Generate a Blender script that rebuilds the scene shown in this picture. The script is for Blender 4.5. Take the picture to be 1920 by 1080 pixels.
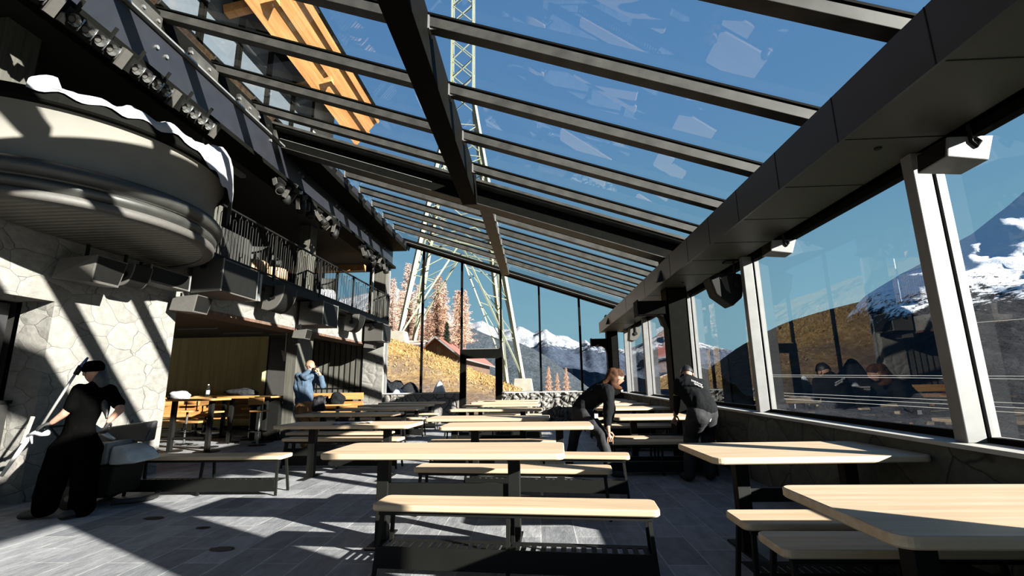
import bpy, math, random
from mathutils import Vector, Matrix, noise
from math import sin, cos, pi, radians, sqrt, atan2
for o in list(bpy.data.objects): bpy.data.objects.remove(o)
C = bpy.context.scene.collection
rnd = random.Random(7)

# ------------------------------------------------------------------ camera
FPX, PITCH, ROLL, YAW, EYE = 874.2, .2014, -.0151, -.05, 1.292
_F = Vector((sin(YAW)*cos(PITCH), cos(YAW)*cos(PITCH), sin(PITCH)))
_R0 = Vector((cos(YAW), -sin(YAW), 0)); _U0 = _R0.cross(_F)
_R = _R0*cos(ROLL)+_U0*sin(ROLL); _U = -_R0*sin(ROLL)+_U0*cos(ROLL)
cd = bpy.data.cameras.new('camera'); cam = bpy.data.objects.new('camera', cd); C.objects.link(cam)
cam.matrix_world = Matrix(((_R.x,_U.x,-_F.x,0),(_R.y,_U.y,-_F.y,0),(_R.z,_U.z,-_F.z,EYE),(0,0,0,1)))
cd.sensor_width = 36; cd.lens = 36*FPX/1920; cd.clip_end = 20000; cd.clip_start = .05
bpy.context.scene.camera = cam
def ray(u, v): return _R*((u-960)/FPX)-_U*((v-540)/FPX)+_F
def atY(u, v, y): d = ray(u,v); return d*(y/d.y)+Vector((0,0,EYE))
def atX(u, v, x): d = ray(u,v); return d*(x/d.x)+Vector((0,0,EYE))
def atZ(u, v, z): d = ray(u,v); return d*((z-EYE)/d.z)+Vector((0,0,EYE))

# ------------------------------------------------------------------ world, sun, exposure
sc = bpy.context.scene
sc.view_settings.view_transform = 'Standard'; sc.view_settings.look = 'None'
sc.view_settings.exposure = 0.0; sc.view_settings.gamma = 1
sc.view_settings.use_curve_mapping = False
W = bpy.data.worlds.new('sky'); sc.world = W; W.use_nodes = True
nt = W.node_tree; nt.nodes.clear()
tc = nt.nodes.new('ShaderNodeTexCoord'); sx = nt.nodes.new('ShaderNodeSeparateXYZ'); rp = nt.nodes.new('ShaderNodeValToRGB')
bg = nt.nodes.new('ShaderNodeBackground'); wo = nt.nodes.new('ShaderNodeOutputWorld')
nt.links.new(tc.outputs['Generated'], sx.inputs[0]); nt.links.new(sx.outputs['Z'], rp.inputs[0]); nt.links.new(rp.outputs[0], bg.inputs[0]); nt.links.new(bg.outputs[0], wo.inputs[0])
el = rp.color_ramp.elements
el[0].position = 0.0; el[0].color = (.25,.44,.53,1)
el[1].position = 1.0; el[1].color = (.035,.11,.30,1)
for p, c in ((.12,(.225,.43,.53,1)),(.30,(.155,.345,.51,1)),(.50,(.118,.275,.51,1)),(.70,(.095,.235,.47,1))):
    e = el.new(p); e.color = c
bg.inputs[1].default_value = 1.0
SUN_TO = Vector((.866,-.5,.324)).normalized()
sl = bpy.data.lights.new('sun', 'SUN'); sl.energy = 36; sl.angle = radians(.55); sl.color = (1,.95,.86)
so = bpy.data.objects.new('sun', sl); C.objects.link(so); so.rotation_euler = SUN_TO.to_track_quat('Z','Y').to_euler()

# ------------------------------------------------------------------ materials
def newmat(name):
    m = bpy.data.materials.new(name); m.use_nodes = True; n = m.node_tree.nodes; n.clear()
    return m, n, m.node_tree.links
def N(n, t, **k):
    x = n.new('ShaderNode'+t)
    for a, b in k.items(): setattr(x, a, b)
    return x
def pbsdf(n, l, col, rough=.5, metal=0, spec=.5):
    b = N(n,'BsdfPrincipled'); o = N(n,'OutputMaterial'); l.new(b.outputs[0], o.inputs[0])
    if isinstance(col, tuple): b.inputs['Base Color'].default_value = (*col,1)
    else: l.new(col, b.inputs['Base Color'])
    b.inputs['Roughness'].default_value = rough; b.inputs['Metallic'].default_value = metal
    b.inputs['Specular IOR Level'].default_value = spec
    return b
def coord(n, l, scale=(1,1,1), rot=(0,0,0), out='Object', loc=(0,0,0)):
    t = N(n,'TexCoord'); m = N(n,'Mapping'); l.new(t.outputs[out], m.inputs[0])
    m.inputs['Scale'].default_value = scale; m.inputs['Rotation'].default_value = rot; m.inputs['Location'].default_value = loc
    return m.outputs[0]
def ramp(n, l, fac, stops):
    r = N(n,'ValToRGB'); l.new(fac, r.inputs[0]); e = r.color_ramp.elements
    while len(e) < len(stops): e.new(.5)
    for x, (p, c) in zip(e, stops): x.position = p; x.color = (*c,1)
    return r.outputs[0]
def noisef(n, l, vec, scale, detail=4, rough=.5):
    t = N(n,'TexNoise'); l.new(vec, t.inputs['Vector']); t.inputs['Scale'].default_value = scale
    t.inputs['Detail'].default_value = detail; t.inputs['Roughness'].default_value = rough
    return t.outputs[0]
def bump(n, l, b, h, strength=.3, dist=.01):
    u = N(n,'Bump'); l.new(h, u.inputs['Height']); u.inputs['Strength'].default_value = strength; u.inputs['Distance'].default_value = dist
    l.new(u.outputs[0], b.inputs['Normal'])
def mixc(n, l, fac, a, b, mode='MIX'):
    m = N(n,'Mix', data_type='RGBA', blend_type=mode)
    if isinstance(fac, (int,float)): m.inputs[0].default_value = fac
    else: l.new(fac, m.inputs[0])
    for i, v in ((6,a),(7,b)):
        if isinstance(v, tuple): m.inputs[i].default_value = (*v,1)
        else: l.new(v, m.inputs[i])
    return m.outputs[2]
def mathn(n, l, op, a, b=None, clamp=False):
    m = N(n,'Math', operation=op, use_clamp=clamp)
    for i, v in ((0,a),(1,b)):
        if v is None: continue
        if isinstance(v, (int,float)): m.inputs[i].default_value = v
        else: l.new(v, m.inputs[i])
    return m.outputs[0]
KA = .40      # albedo calibration against the sun strength
def kc(c): return tuple(x*KA for x in c)
def plain(name, col, rough=.5, metal=0, spec=.5, var=.15, scale=8, bmp=0):
    m, n, l = newmat(name); v = coord(n,l); col = kc(col)
    f = noisef(n,l,v,scale)
    a = tuple(x*(1-var) for x in col); b = tuple(min(1,x*(1+var)) for x in col)
    p = pbsdf(n,l, ramp(n,l,f,[(.3,a),(.7,b)]), rough, metal, spec)
    if bmp: bump(n,l,p,noisef(n,l,v,scale*6),bmp,.003)
    return m
def wood(name, c1, c2, axis=0, scale=1, rough=.55, planks=0):
    m, n, l = newmat(name); c1 = kc(c1); c2 = kc(c2)
    s = [14*scale]*3; s[axis] = .8*scale
    v = coord(n,l,tuple(s)); f = noisef(n,l,v,1.6,6,.6)
    col = ramp(n,l,f,[(.32,c1),(.68,c2)])
    s2 = [9.0]*3; s2[axis] = .45
    f2 = noisef(n,l,coord(n,l,tuple(s2)),1,1,.3)
    col = mixc(n,l,.35,col,ramp(n,l,f2,[(.4,tuple(x/max(c1)*.82 for x in c1)),(.6,(1,.97,.9))]),'MULTIPLY')
    p = pbsdf(n,l,col,rough,0,.3); bump(n,l,p,f,.12,.003)
    return m
def stone(name, cols, mortar, scale=2.3, bstr=.8, stretch=(1,1,1.5), crack=.035):
    m, n, l = newmat(name); cols = [kc(c) for c in cols]; mortar = kc(mortar)
    v0 = coord(n,l,stretch); w = N(n,'TexNoise'); l.new(v0,w.inputs['Vector']); w.inputs['Scale'].default_value = 3
    v = mixc(n,l,.13,v0,w.outputs['Color'])
    vo = N(n,'TexVoronoi'); l.new(v,vo.inputs['Vector']); vo.inputs['Scale'].default_value = scale
    ve = N(n,'TexVoronoi',feature='DISTANCE_TO_EDGE'); l.new(v,ve.inputs['Vector']); ve.inputs['Scale'].default_value = scale
    base = ramp(n,l,N(n,'SeparateColor').outputs[0] if False else vo.outputs['Color'],[(0,cols[0]),(.5,cols[1]),(1,cols[2])])
    f = noisef(n,l,v0,9,8,.65)
    base = mixc(n,l,.55,base,ramp(n,l,f,[(.3,(.45,.45,.45)),(.65,(1,1,1))]),'MULTIPLY')
    e = ramp(n,l,ve.outputs['Distance'],[(0,(0,0,0)),(crack,(1,1,1))])
    col = mixc(n,l,e,mortar,base)
    p = pbsdf(n,l,col,.85,0,.25)
    hgt = mathn(n,l,'ADD',mathn(n,l,'MULTIPLY',ramp(n,l,ve.outputs['Distance'],[(0,(0,0,0)),(.16,(1,1,1))]),.7),mathn(n,l,'MULTIPLY',f,.6))
    bump(n,l,p,hgt,bstr,.05)
    return m
M = {}
M['table_wood'] = wood('pale_maple',(.80,.60,.40),(.98,.80,.58),0)
M['pine'] = wood('orange_pine',(.55,.25,.07),(.78,.42,.15),1,.6)
M['eave_boards'] = wood('sunlit_orange_boards',(.50,.24,.08),(.72,.40,.16),1,.7)
M['pine_x'] = wood('pine_boards',(.58,.28,.08),(.80,.46,.18),0,.7)
M['black'] = plain('black_powder_steel',(.008,.008,.007),.6,0,.15)
M['steel'] = plain('dark_roof_steel',(.062,.060,.054),.5,0,.22,.35,5)
M['beam_black'] = plain('black_beam_paint',(.007,.007,.006),.6,0,.02)
M['mullion'] = plain('grey_anodised_mullion',(.27,.27,.27),.5,.1,.4,.1)
M['soffit'] = plain('brown_grey_soffit_sheet',(.085,.08,.066),.5,0,.3,.08,2)
M['fascia'] = plain('graphite_fascia',(.045,.046,.05),.4,.2,.5,.1,3)
M['bluegrey'] = plain('blue_grey_girder_paint',(.020,.022,.030),.45,.1,.4,.15,4)
M['bright_metal'] = plain('bright_galvanised_metal',(.65,.65,.63),.3,.7,.5)
M['stone'] = stone('pale_cut_stone',[(.29,.28,.255),(.38,.365,.335),(.33,.315,.285)],(.07,.065,.06),2.5,.38,(1,1,1.4),.010)
M['rubble'] = stone('rough_grey_rubble',[(.30,.285,.26),(.42,.40,.37),(.20,.19,.18)],(.02,.02,.02),4.2,1.0,(1,1,.9),.05)
M['parapet'] = stone('dark_green_grey_stone',[(.14,.14,.10),(.22,.215,.17),(.09,.09,.07)],(.03,.03,.025),2.4,1.0,(1,1,1.2),.02)
M['sill'] = plain('pale_sill_slab',(.68,.66,.62),.6,0,.3,.1,6)
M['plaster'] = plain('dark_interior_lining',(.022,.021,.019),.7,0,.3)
M['drum_plaster'] = plain('grey_beige_render',(.30,.285,.25),.8,0,.2,.08,3,.1)
M['drum_dark'] = plain('dark_drum_trim',(.05,.05,.045),.45,0,.5,.2)
M['speaker'] = plain('charcoal_speaker_coat',(.11,.103,.093),.6,0,.35,.08,30,.15)
M['olive'] = None
M['dark_timber'] = wood('weathered_dark_timber',(.075,.073,.062),(.16,.155,.135),2,.7,.7)
M['cloth_white'] = plain('white_dust_sheet',(.55,.56,.60),.7,0,.2,.05)
M['skin'] = plain('skin',(.55,.30,.21),.5,0,.3,.08,20)
M['black_cloth'] = plain('black_fabric',(.003,.003,.003),.9,0,0)
M['black_jacket'] = plain('black_shirt_fabric',(.014,.015,.017),.85,0,.04,.2,12)
M['dark_denim'] = plain('dark_grey_denim',(.030,.030,.034),.8,0,.2,.3,18)
M['hoodie'] = plain('slate_blue_fleece',(.10,.15,.22),.9,0,.1,.15,10)
M['brown_trousers'] = plain('tan_brown_canvas',(.42,.22,.10),.8,0,.1)
M['hair_black'] = plain('black_hair',(.010,.008,.007),.45,0,.5,.3,60)
M['hair_brown'] = plain('brown_hair_with_light_ends',(.075,.030,.012),.75,0,.1,.7,14)
M['hair_fair'] = plain('short_fair_hair',(.33,.20,.12),.6,0,.3,.2,50)
M['white_print'] = plain('white_print',(.8,.8,.8),.6)
M['grey_plastic'] = plain('grey_machine_plastic',(.28,.28,.28),.45)
M['white_plastic'] = plain('white_machine_plastic',(.78,.78,.76),.4)
M['rubber'] = plain('black_rubber',(.015,.015,.015),.7)
M['alu'] = plain('aluminium_pole',(.72,.70,.68),.35,.5)
M['blue_tool'] = plain('blue_tool_plastic',(.03,.07,.25),.4)
M['pylon'] = plain('pale_green_pylon_steel',(.36,.39,.28),.6,0,.3,.1)
M['concrete'] = plain('weathered_concrete',(.40,.37,.31),.9,0,.1,.15,2,.2)
M['barn'] = wood('brown_barn_boards',(.10,.06,.04),(.22,.14,.10),2,.5,.8)
M['redroof'] = plain('faded_red_roof',(.40,.13,.10),.7,0,.3,.1,2)
M['snow'] = plain('snow',(.86,.88,.92),.6,0,.3,.04,2)
M['larch'] = plain('larch_needles_rust',(.80,.50,.35),.9,0,.1,.35,1.2)
M['larch_pale'] = plain('bare_larch_twigs',(.95,.68,.56),.9,0,.1,.3,1.2)
M['spruce'] = plain('dark_spruce_needles',(.03,.05,.03),.9,0,.1,.35,1.2)
M['bark'] = plain('tree_bark',(.14,.10,.07),.9)
M['cream_wall'] = plain('pale_render',(.62,.60,.56),.8)
M['warm_cushion'] = plain('sunlit_tan_cushion',(.65,.42,.25),.8)
M['grey_seat'] = plain('grey_green_upholstery',(.035,.035,.03),.8)
M['red_lamp'] = plain('red_lantern_glass',(.6,.12,.07),.4)
M['paper'] = plain('crumpled_white_paper',(.7,.7,.74),.7)
M['chrome'] = plain('chrome_pole',(.7,.7,.68),.2,.9)
M['bag_grey'] = plain('pale_grey_fabric',(.55,.55,.58),.8,0,.1,.3,12)
M['bag_dark'] = plain('dark_fabric_bundle',(.03,.03,.035),.8,0,.1,.6,14)
def glassmat(name, refl=.06, tint=(.94,.97,.98), pw=5.0):
    m, n, l = newmat(name)
    lw = N(n,'LayerWeight'); lw.inputs[0].default_value = .5
    f = mathn(n,l,'ADD',mathn(n,l,'MULTIPLY',mathn(n,l,'POWER',lw.outputs['Facing'],pw),.9),refl,True)
    t = N(n,'BsdfTransparent'); t.inputs[0].default_value = (*tint,1)
    g = N(n,'BsdfGlossy'); g.inputs['Roughness'].default_value = 0.0; g.inputs[0].default_value = (.95,.95,.95,1)
    x = N(n,'MixShader'); l.new(f,x.inputs[0]); l.new(t.outputs[0],x.inputs[1]); l.new(g.outputs[0],x.inputs[2])
    o = N(n,'OutputMaterial'); l.new(x.outputs[0],o.inputs[0])
    return m
M['sky_tint_pane'] = plain('sky_tinted_upper_window',(.20,.24,.28),.12,.3,.8,.05)  # grey-blue base colour stands in for sky mirrored in the panes
M['glass'] = glassmat('window_glass',.07)
M['roof_glass'] = glassmat('roof_glass',.075)
M['glass_far'] = glassmat('end_wall_glass',.03)
def olive():
    m, n, l = newmat('olive_brass_wall_panel')
    v = coord(n,l,(6,1,.35)); f = noisef(n,l,v,1.5,5)
    p = pbsdf(n,l,ramp(n,l,f,[(.3,(.52,.45,.21)),(.7,(.68,.60,.30))]),.38,.35,.5)
    return m
M['olive'] = olive()
def slate():
    m, n, l = newmat('dark_slate_floor')
    v = coord(n,l,(1,1,1),(0,0,pi/2)); b = N(n,'TexBrick'); l.new(v,b.inputs['Vector'])
    b.inputs['Scale'].default_value = 1; b.inputs['Brick Width'].default_value = .62; b.inputs['Row Height'].default_value = .30
    b.inputs['Mortar Size'].default_value = .006; b.inputs['Mortar Smooth'].default_value = .1; b.inputs['Bias'].default_value = 0
    b.inputs['Color1'].default_value = (.15,.155,.163,1); b.inputs['Color2'].default_value = (.26,.26,.27,1); b.inputs['Mortar'].default_value = (.34,.34,.33,1)
    v2 = coord(n,l,(3,1.2,1)); f = noisef(n,l,v2,3,9,.7)
    c = mixc(n,l,.6,b.outputs['Color'],ramp(n,l,f,[(.34,(.30,.31,.34)),(.66,(1.0,1.0,1.0))]),'MULTIPLY')
    p = pbsdf(n,l,c,.6,0,.3)
    h = mathn(n,l,'ADD',mathn(n,l,'MULTIPLY',f,.8),mathn(n,l,'MULTIPLY',b.outputs['Fac'],-.8))
    bump(n,l,p,h,.8,.016)
    return m
M['slate'] = slate()
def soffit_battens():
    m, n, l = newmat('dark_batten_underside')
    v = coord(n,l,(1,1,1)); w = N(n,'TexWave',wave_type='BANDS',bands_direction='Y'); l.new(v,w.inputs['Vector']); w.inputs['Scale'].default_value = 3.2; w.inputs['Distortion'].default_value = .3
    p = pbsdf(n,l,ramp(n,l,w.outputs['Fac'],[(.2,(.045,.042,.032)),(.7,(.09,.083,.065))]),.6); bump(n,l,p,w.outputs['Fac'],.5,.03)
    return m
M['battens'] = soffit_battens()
def meadow():
    m, n, l = newmat('autumn_hillside')
    v = coord(n,l); f = noisef(n,l,v,.35,8,.65); f2 = noisef(n,l,v,3.5,6,.7)
    g = ramp(n,l,f2,[(.3,(.09,.045,.012)),(.5,(.17,.105,.035)),(.72,(.28,.21,.10))])
    d = ramp(n,l,f2,[(.3,(.055,.038,.03)),(.7,(.105,.078,.064))])
    s = N(n,'SeparateXYZ'); l.new(v,s.inputs[0])
    t = mathn(n,l,'ADD',mathn(n,l,'MULTIPLY',s.outputs['Y'],.16),mathn(n,l,'MULTIPLY',f,3.0))
    t = mathn(n,l,'SUBTRACT',t,4.9,True)
    pbs = pbsdf(n,l,mixc(n,l,t,d,g),.95,0,.1); bump(n,l,pbs,f2,1,.15)
    return m
M['meadow'] = meadow()
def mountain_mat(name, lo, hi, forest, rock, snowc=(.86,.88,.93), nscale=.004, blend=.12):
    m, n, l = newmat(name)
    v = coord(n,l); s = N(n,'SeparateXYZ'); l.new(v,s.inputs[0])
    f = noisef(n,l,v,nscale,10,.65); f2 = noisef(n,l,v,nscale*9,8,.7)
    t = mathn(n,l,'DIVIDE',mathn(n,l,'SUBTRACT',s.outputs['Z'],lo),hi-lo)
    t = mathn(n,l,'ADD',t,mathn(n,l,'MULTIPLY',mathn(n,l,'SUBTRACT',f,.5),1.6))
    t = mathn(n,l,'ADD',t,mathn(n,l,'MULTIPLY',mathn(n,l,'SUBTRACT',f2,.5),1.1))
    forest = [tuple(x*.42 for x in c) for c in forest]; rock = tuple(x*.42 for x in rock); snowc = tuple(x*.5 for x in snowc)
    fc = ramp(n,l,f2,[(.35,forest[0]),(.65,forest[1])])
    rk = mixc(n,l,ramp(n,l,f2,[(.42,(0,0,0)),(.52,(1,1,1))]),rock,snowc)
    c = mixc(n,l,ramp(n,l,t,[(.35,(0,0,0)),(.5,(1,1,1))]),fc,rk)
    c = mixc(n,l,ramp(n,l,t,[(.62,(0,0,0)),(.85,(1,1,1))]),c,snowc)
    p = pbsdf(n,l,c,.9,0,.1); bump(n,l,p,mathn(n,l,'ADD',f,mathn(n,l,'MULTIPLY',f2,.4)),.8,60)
    return m

# ------------------------------------------------------------------ mesh helpers
class MB:
    def __init__(s): s.v = []; s.f = []
    def add(s, vs, fs):
        b = len(s.v); s.v += [tuple(x) for x in vs]; s.f += [tuple(i+b for i in f) for f in fs]; return s
    def hexa(s, p):   # 8 points: bottom 0-3 ccw, top 4-7
        return s.add(p, [(3,2,1,0),(4,5,6,7),(0,1,5,4),(1,2,6,5),(2,3,7,6),(3,0,4,7)])
    def box(s, x0,x1,y0,y1,z0,z1):
        return s.hexa([(x0,y0,z0),(x1,y0,z0),(x1,y1,z0),(x0,y1,z0),(x0,y0,z1),(x1,y0,z1),(x1,y1,z1),(x0,y1,z1)])
    def obox(s, c, size, mat=None):
        a, b, d = [q/2 for q in size]; m = mat or Matrix.Identity(3); c = Vector(c)
        return s.hexa([c+m@Vector(q) for q in ((-a,-b,-d),(a,-b,-d),(a,b,-d),(-a,b,-d),(-a,-b,d),(a,-b,d),(a,b,d),(-a,b,d))])
    def bar(s, p, q, w, h=None, up=(0,0,1)):   # rectangular bar between two points
        p = Vector(p); q = Vector(q); h = h or w; d = (q-p).normalized(); u = Vector(up)
        if abs(d.dot(u)) > .99: u = Vector((1,0,0))
        a = d.cross(u).normalized(); b = a.cross(d).normalized(); a = a*w/2; b = b*h/2
        return s.hexa([p-a-b,p+a-b,q+a-b,q-a-b,p-a+b,p+a+b,q+a+b,q-a+b])
    def prism(s, poly, vec):   # polygon of 3d points extruded
        n = len(poly); v = Vector(vec); vs = [Vector(q) for q in poly]
        return s.add(vs+[q+v for q in vs], [tuple(range(n-1,-1,-1)), tuple(range(n,2*n))]+[(i,(i+1)%n,n+(i+1)%n,n+i) for i in range(n)])
    def tube(s, pts, r, seg=10, closed=False):
        pts = [Vector(p) for p in pts]; n = len(pts); base = len(s.v); prev = None
        rs = r if isinstance(r, (list,tuple)) else [r]*n
        for i, p in enumerate(pts):
            a = pts[(i-1)%n] if (closed or i > 0) else p; b = pts[(i+1)%n] if (closed or i < n-1) else p
            d = (b-a).normalized()
            if prev is None:
                u = Vector((0,0,1)) if abs(d.z) < .9 else Vector((1,0,0)); x = d.cross(u).normalized()
            else: x = (prev-d*prev.dot(d)).normalized()
            prev = x; y = d.cross(x)
            for k in range(seg): t = 2*pi*k/seg; s.v.append(tuple(p+(x*cos(t)+y*sin(t))*rs[i]))
        for i in range(n if closed else n-1):
            for k in range(seg):
                a = base+i*seg; b = base+((i+1)%n)*seg
                s.f.append((a+k,a+(k+1)%seg,b+(k+1)%seg,b+k))
        if not closed:
            s.f.append(tuple(base+k for k in range(seg-1,-1,-1))); s.f.append(tuple(base+(n-1)*seg+k for k in range(seg)))
        return s
    def lathe(s, prof, c=(0,0,0), seg=24, a0=0, a1=2*pi, axis='z'):
        base = len(s.v); full = abs(a1-a0-2*pi) < 1e-6; m = seg if full else seg+1; c = Vector(c)
        for r, z in prof:
            for k in range(m):
                t = a0+(a1-a0)*k/seg; p = Vector((r*cos(t),r*sin(t),z))
                if axis == 'x': p = Vector((p.z,p.x,p.y))
                if axis == 'y': p = Vector((p.x,p.z,p.y))
                s.v.append(tuple(c+p))
        for i in range(len(prof)-1):
            for k in range(seg):
                k2 = (k+1)%m; a = base+i*m; b = a+m
                s.f.append((a+k,a+k2,b+k2,b+k))
        return s
    def obj(s, name, mat, parent=None, smooth=False, bevel=0):
        me = bpy.data.meshes.new(name); me.from_pydata(s.v, [], s.f); me.validate()
        me.materials.append(mat if not isinstance(mat, str) else M[mat])
        if smooth:
            for p in me.polygons: p.use_smooth = True
        o = bpy.data.objects.new(name, me); C.objects.link(o)
        if parent: o.parent = parent
        if bevel:
            b = o.modifiers.new('bevel','BEVEL'); b.width = bevel; b.segments = 2; b.limit_method = 'ANGLE'
        return o
def tag(o, label=None, cat=None, group=None, kind=None):
    for k, v in (('label',label),('category',cat),('group',group),('kind',kind)):
        if v: o[k] = v
    return o
def root(name, loc=(0,0,0), rz=0, label=None, cat=None, group=None):
    o = bpy.data.objects.new(name, None); C.objects.link(o); o.location = loc; o.rotation_euler = (0,0,rz)
    return tag(o, label, cat, group)
def struct(o, label=None): return tag(o, label, None, None, 'structure')
def dup(o, loc=None, rz=None, label=None, group=None, scale=None, parent=None):
    c = o.copy(); C.objects.link(c)
    if parent: c.parent = parent
    if loc is not None: c.location = loc
    if rz is not None: c.rotation_euler = (0,0,rz)
    if label: c['label'] = label
    if group: c['group'] = group
    if scale: c.scale = scale
    for ch in list(o.children): dup(ch, parent=c)
    return c
def fx(y, off=0): return -6.0+.035*(y-7.4)+off       # the stone facade runs very slightly askew
def sbox(mb, o0, o1, y0, y1, z0, z1):                # box following the facade line
    return mb.hexa([(fx(y0,o0),y0,z0),(fx(y0,o1),y0,z0),(fx(y1,o1),y1,z0),(fx(y1,o0),y1,z0),(fx(y0,o0),y0,z1),(fx(y0,o1),y0,z1),(fx(y1,o1),y1,z1),(fx(y1,o0),y1,z1)])
SL = .34; RB = 4.74
def rz_(x, off=0): return RB-SL*x+off                # underside of the rafters
YE = 16.2                                            # end wall

# ================================================================== SETTING
def zs(y): return .852+.0075*(y-3)     # top of the parapet
struct(MB().box(-12.2,2.8,-6,YE,-.12,0).obj('floor','slate'))
# --- parapet wall on the valley side
MB_ = MB().hexa([(2.8,-6,0),(3.25,-6,0),(3.25,YE,0),(2.8,YE,0),(2.8,-6,zs(-6)-.03),(3.25,-6,zs(-6)-.03),(3.25,YE,zs(YE)-.03),(2.8,YE,zs(YE)-.03)])
wr = struct(MB_.obj('wall_right','parapet'))
struct(MB().hexa([(2.77,-6,zs(-6)-.03),(3.35,-6,zs(-6)-.03),(3.35,YE,zs(YE)-.03),(2.77,YE,zs(YE)-.03),(2.77,-6,zs(-6)),(3.35,-6,zs(-6)),(3.35,YE,zs(YE)),(2.77,YE,zs(YE))]).obj('trim_1','sill'))
MY = [-5.6,-2.6,.35,3.4,6.35,9.0,12.55,15.3]
for i, y in enumerate(MY):
    m = MB().box(2.85,2.98,y,y+.10,zs(y),2.95)
    if abs(y-12.55) < .1: m = MB().box(2.85,2.98,y,y+.16,zs(y),2.95)
    o = struct(m.obj('window_post','mullion',bevel=.006))
    MB().box(2.98,3.0,y+.015,y+.085,zs(y),2.95).obj('gasket','rubber',o)
    MB().box(3.0,3.06,y-.01,y+.11,zs(y),2.95).obj('outer_cover','mullion',o)
for i in range(len(MY)-1):
    y0, y1 = MY[i]+.10, MY[i+1]
    w = struct(MB().box(2.99,3.05,y0,y1,zs(y0)-.01,zs(y0)+.06).box(2.97,3.05,y0,y1,2.88,2.95).obj('window_%d'%(i+1),'beam_black'))
    MB().add([(3.02,y0,zs(y0)+.05),(3.02,y1,zs(y1)+.05),(3.02,y1,2.9),(3.02,y0,2.9)],[(0,1,2,3)]).obj('pane','glass',w)
struct(MB().box(2.86,2.98,.45,1.22,0,2.95).obj('shadow_panel','beam_black'))  # unseen panel added to cast the wide shadow band across the floor
struct(MB().box(2.9,3.05,-6,YE,2.95,3.72).obj('wall_header','beam_black'))
# --- boxed gutter: fascia, soffit
g = struct(MB().box(2.2,3.05,-6,16.15,2.95,3.27).obj('ceiling_bulkhead','soffit'))
fs = MB().box(2.175,2.2,-6,16.17,2.93,3.285); fs.obj('fascia','fascia',g)
sm = MB()
for y in (.66,1.49,2.32,3.15,3.975,4.81,5.65,6.5,7.4,9.2,11.2,13.7):
    sm.box(2.2,3.0,y,y+.008,2.9465,2.951); sm.box(2.1725,2.176,y,y+.008,2.93,3.285)
sm.obj('joint','black',g)
for y, z in ((3.3,2.945),(8.0,2.945)):
    MB().lathe([(0,0),(.025,0),(.025,.012),(0,.012)],(2.55,y,z-.004),12).obj('cable_gland','black',g)
for i, (y, z) in enumerate(((7.93,3.05),(14.0,3.07))):
    m = MB().prism([(2.172,y-.09,z-.09),(2.09,y-.05,z-.1),(2.172,y,z+.11)],(0,.11,0)); o = m.obj('fascia_spotlight','black')
    tag(o,('small black wedge spotlight on the graphite fascia, the one nearer the bracket arm','small black wedge spotlight near the far tip of the graphite fascia')[i],'spotlight','wedge spotlights on the fascia')
    MB().lathe([(0,0),(.03,0)],(2.11,y+.02,z-.075),10).obj('lens','bright_metal',o)
# --- portal frames
def portal(y, arm=True, col=True, nm='portal_column'):
    top = 4.378-SL*2.55
    m = MB().box(2.36,2.385,y-.02,y+.34,0,top).box(2.695,2.72,y-.02,y+.34,0,top).box(2.385,2.695,y+.15,y+.17,0,top)
    m.box(2.36,2.72,y-.02,y,0,2.9)
    o = struct(m.obj(nm,'beam_black'))
    if arm: MB().box(1.85,2.36,y,y+.3,2.47,2.71).box(1.83,1.85,y-.02,y+.32,2.45,2.73).prism([(2.2,y+.02,2.47),(2.36,y+.02,2.47),(2.36,y+.02,2.2),(2.3,y+.02,2.4)],(0,.26,0)).obj('bracket_arm','beam_black',o)
    return o
portal(8.4); portal(15.75); portal(1.0,False)
def xbeam(y0, y1, off0, name='transverse_beam', x0=-5.4, x1=2.95, mat='beam_black'):
    m = MB().hexa([(x0,y0,rz_(x0,off0)),(x1,y0,rz_(x1,off0)),(x1,y1,rz_(x1,off0)),(x0,y1,rz_(x0,off0)),(x0,y0,rz_(x0,.14)),(x1,y0,rz_(x1,.14)),(x1,y1,rz_(x1,.14)),(x0,y1,rz_(x0,.14))])
    return struct(m.obj(name,mat))
hb = xbeam(8.6,8.83,-.36)
fl = MB()   # flange lips and light joint line of the heavy beam
for yy, off, h, w in ((8.55,-.37,.015,.32),(8.5,-.02,.04,.1),(8.42,.05,.05,.1)):
    fl.hexa([(-5.4,yy,rz_(-5.4,off)),(2.95,yy,rz_(2.95,off)),(2.95,yy+w,rz_(2.95,off)),(-5.4,yy+w,rz_(-5.4,off)),(-5.4,yy,rz_(-5.4,off+h)),(2.95,yy,rz_(2.95,off+h)),(2.95,yy+w,rz_(2.95,off+h)),(-5.4,yy+w,rz_(-5.4,off+h))])
fl.obj('flange','steel',hb)
MB().bar((-5.2,8.595,rz_(-5.2,-.17)),(-2.0,8.595,rz_(-2,-.17)),.012,.012).obj('joint_strip','bright_metal',hb)
xbeam(1.0,1.3,-.36)
eb = xbeam(15.85,16.1,-.02)
MB().bar((-4.6,15.84,rz_(-4.6,.03)),(2.9,15.84,rz_(2.9,.03)),.012,.012).obj('joint_strip','mullion',eb)
# --- longitudinal girders
def lbeam(x0,x1,y0,y1,z0,z1,nm,mat): return struct(MB().box(x0,x1,y0,y1,z0,z1).obj(nm,mat,bevel=.008))
gn = lbeam(-1.38,-1.09,-5,8.6,4.74,rz_(-1.2,.14),'roof_girder','beam_black')
gf = lbeam(-1.16,-.89,8.83,15.9,5.0,rz_(-.9,.14),'roof_girder','steel')
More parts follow.
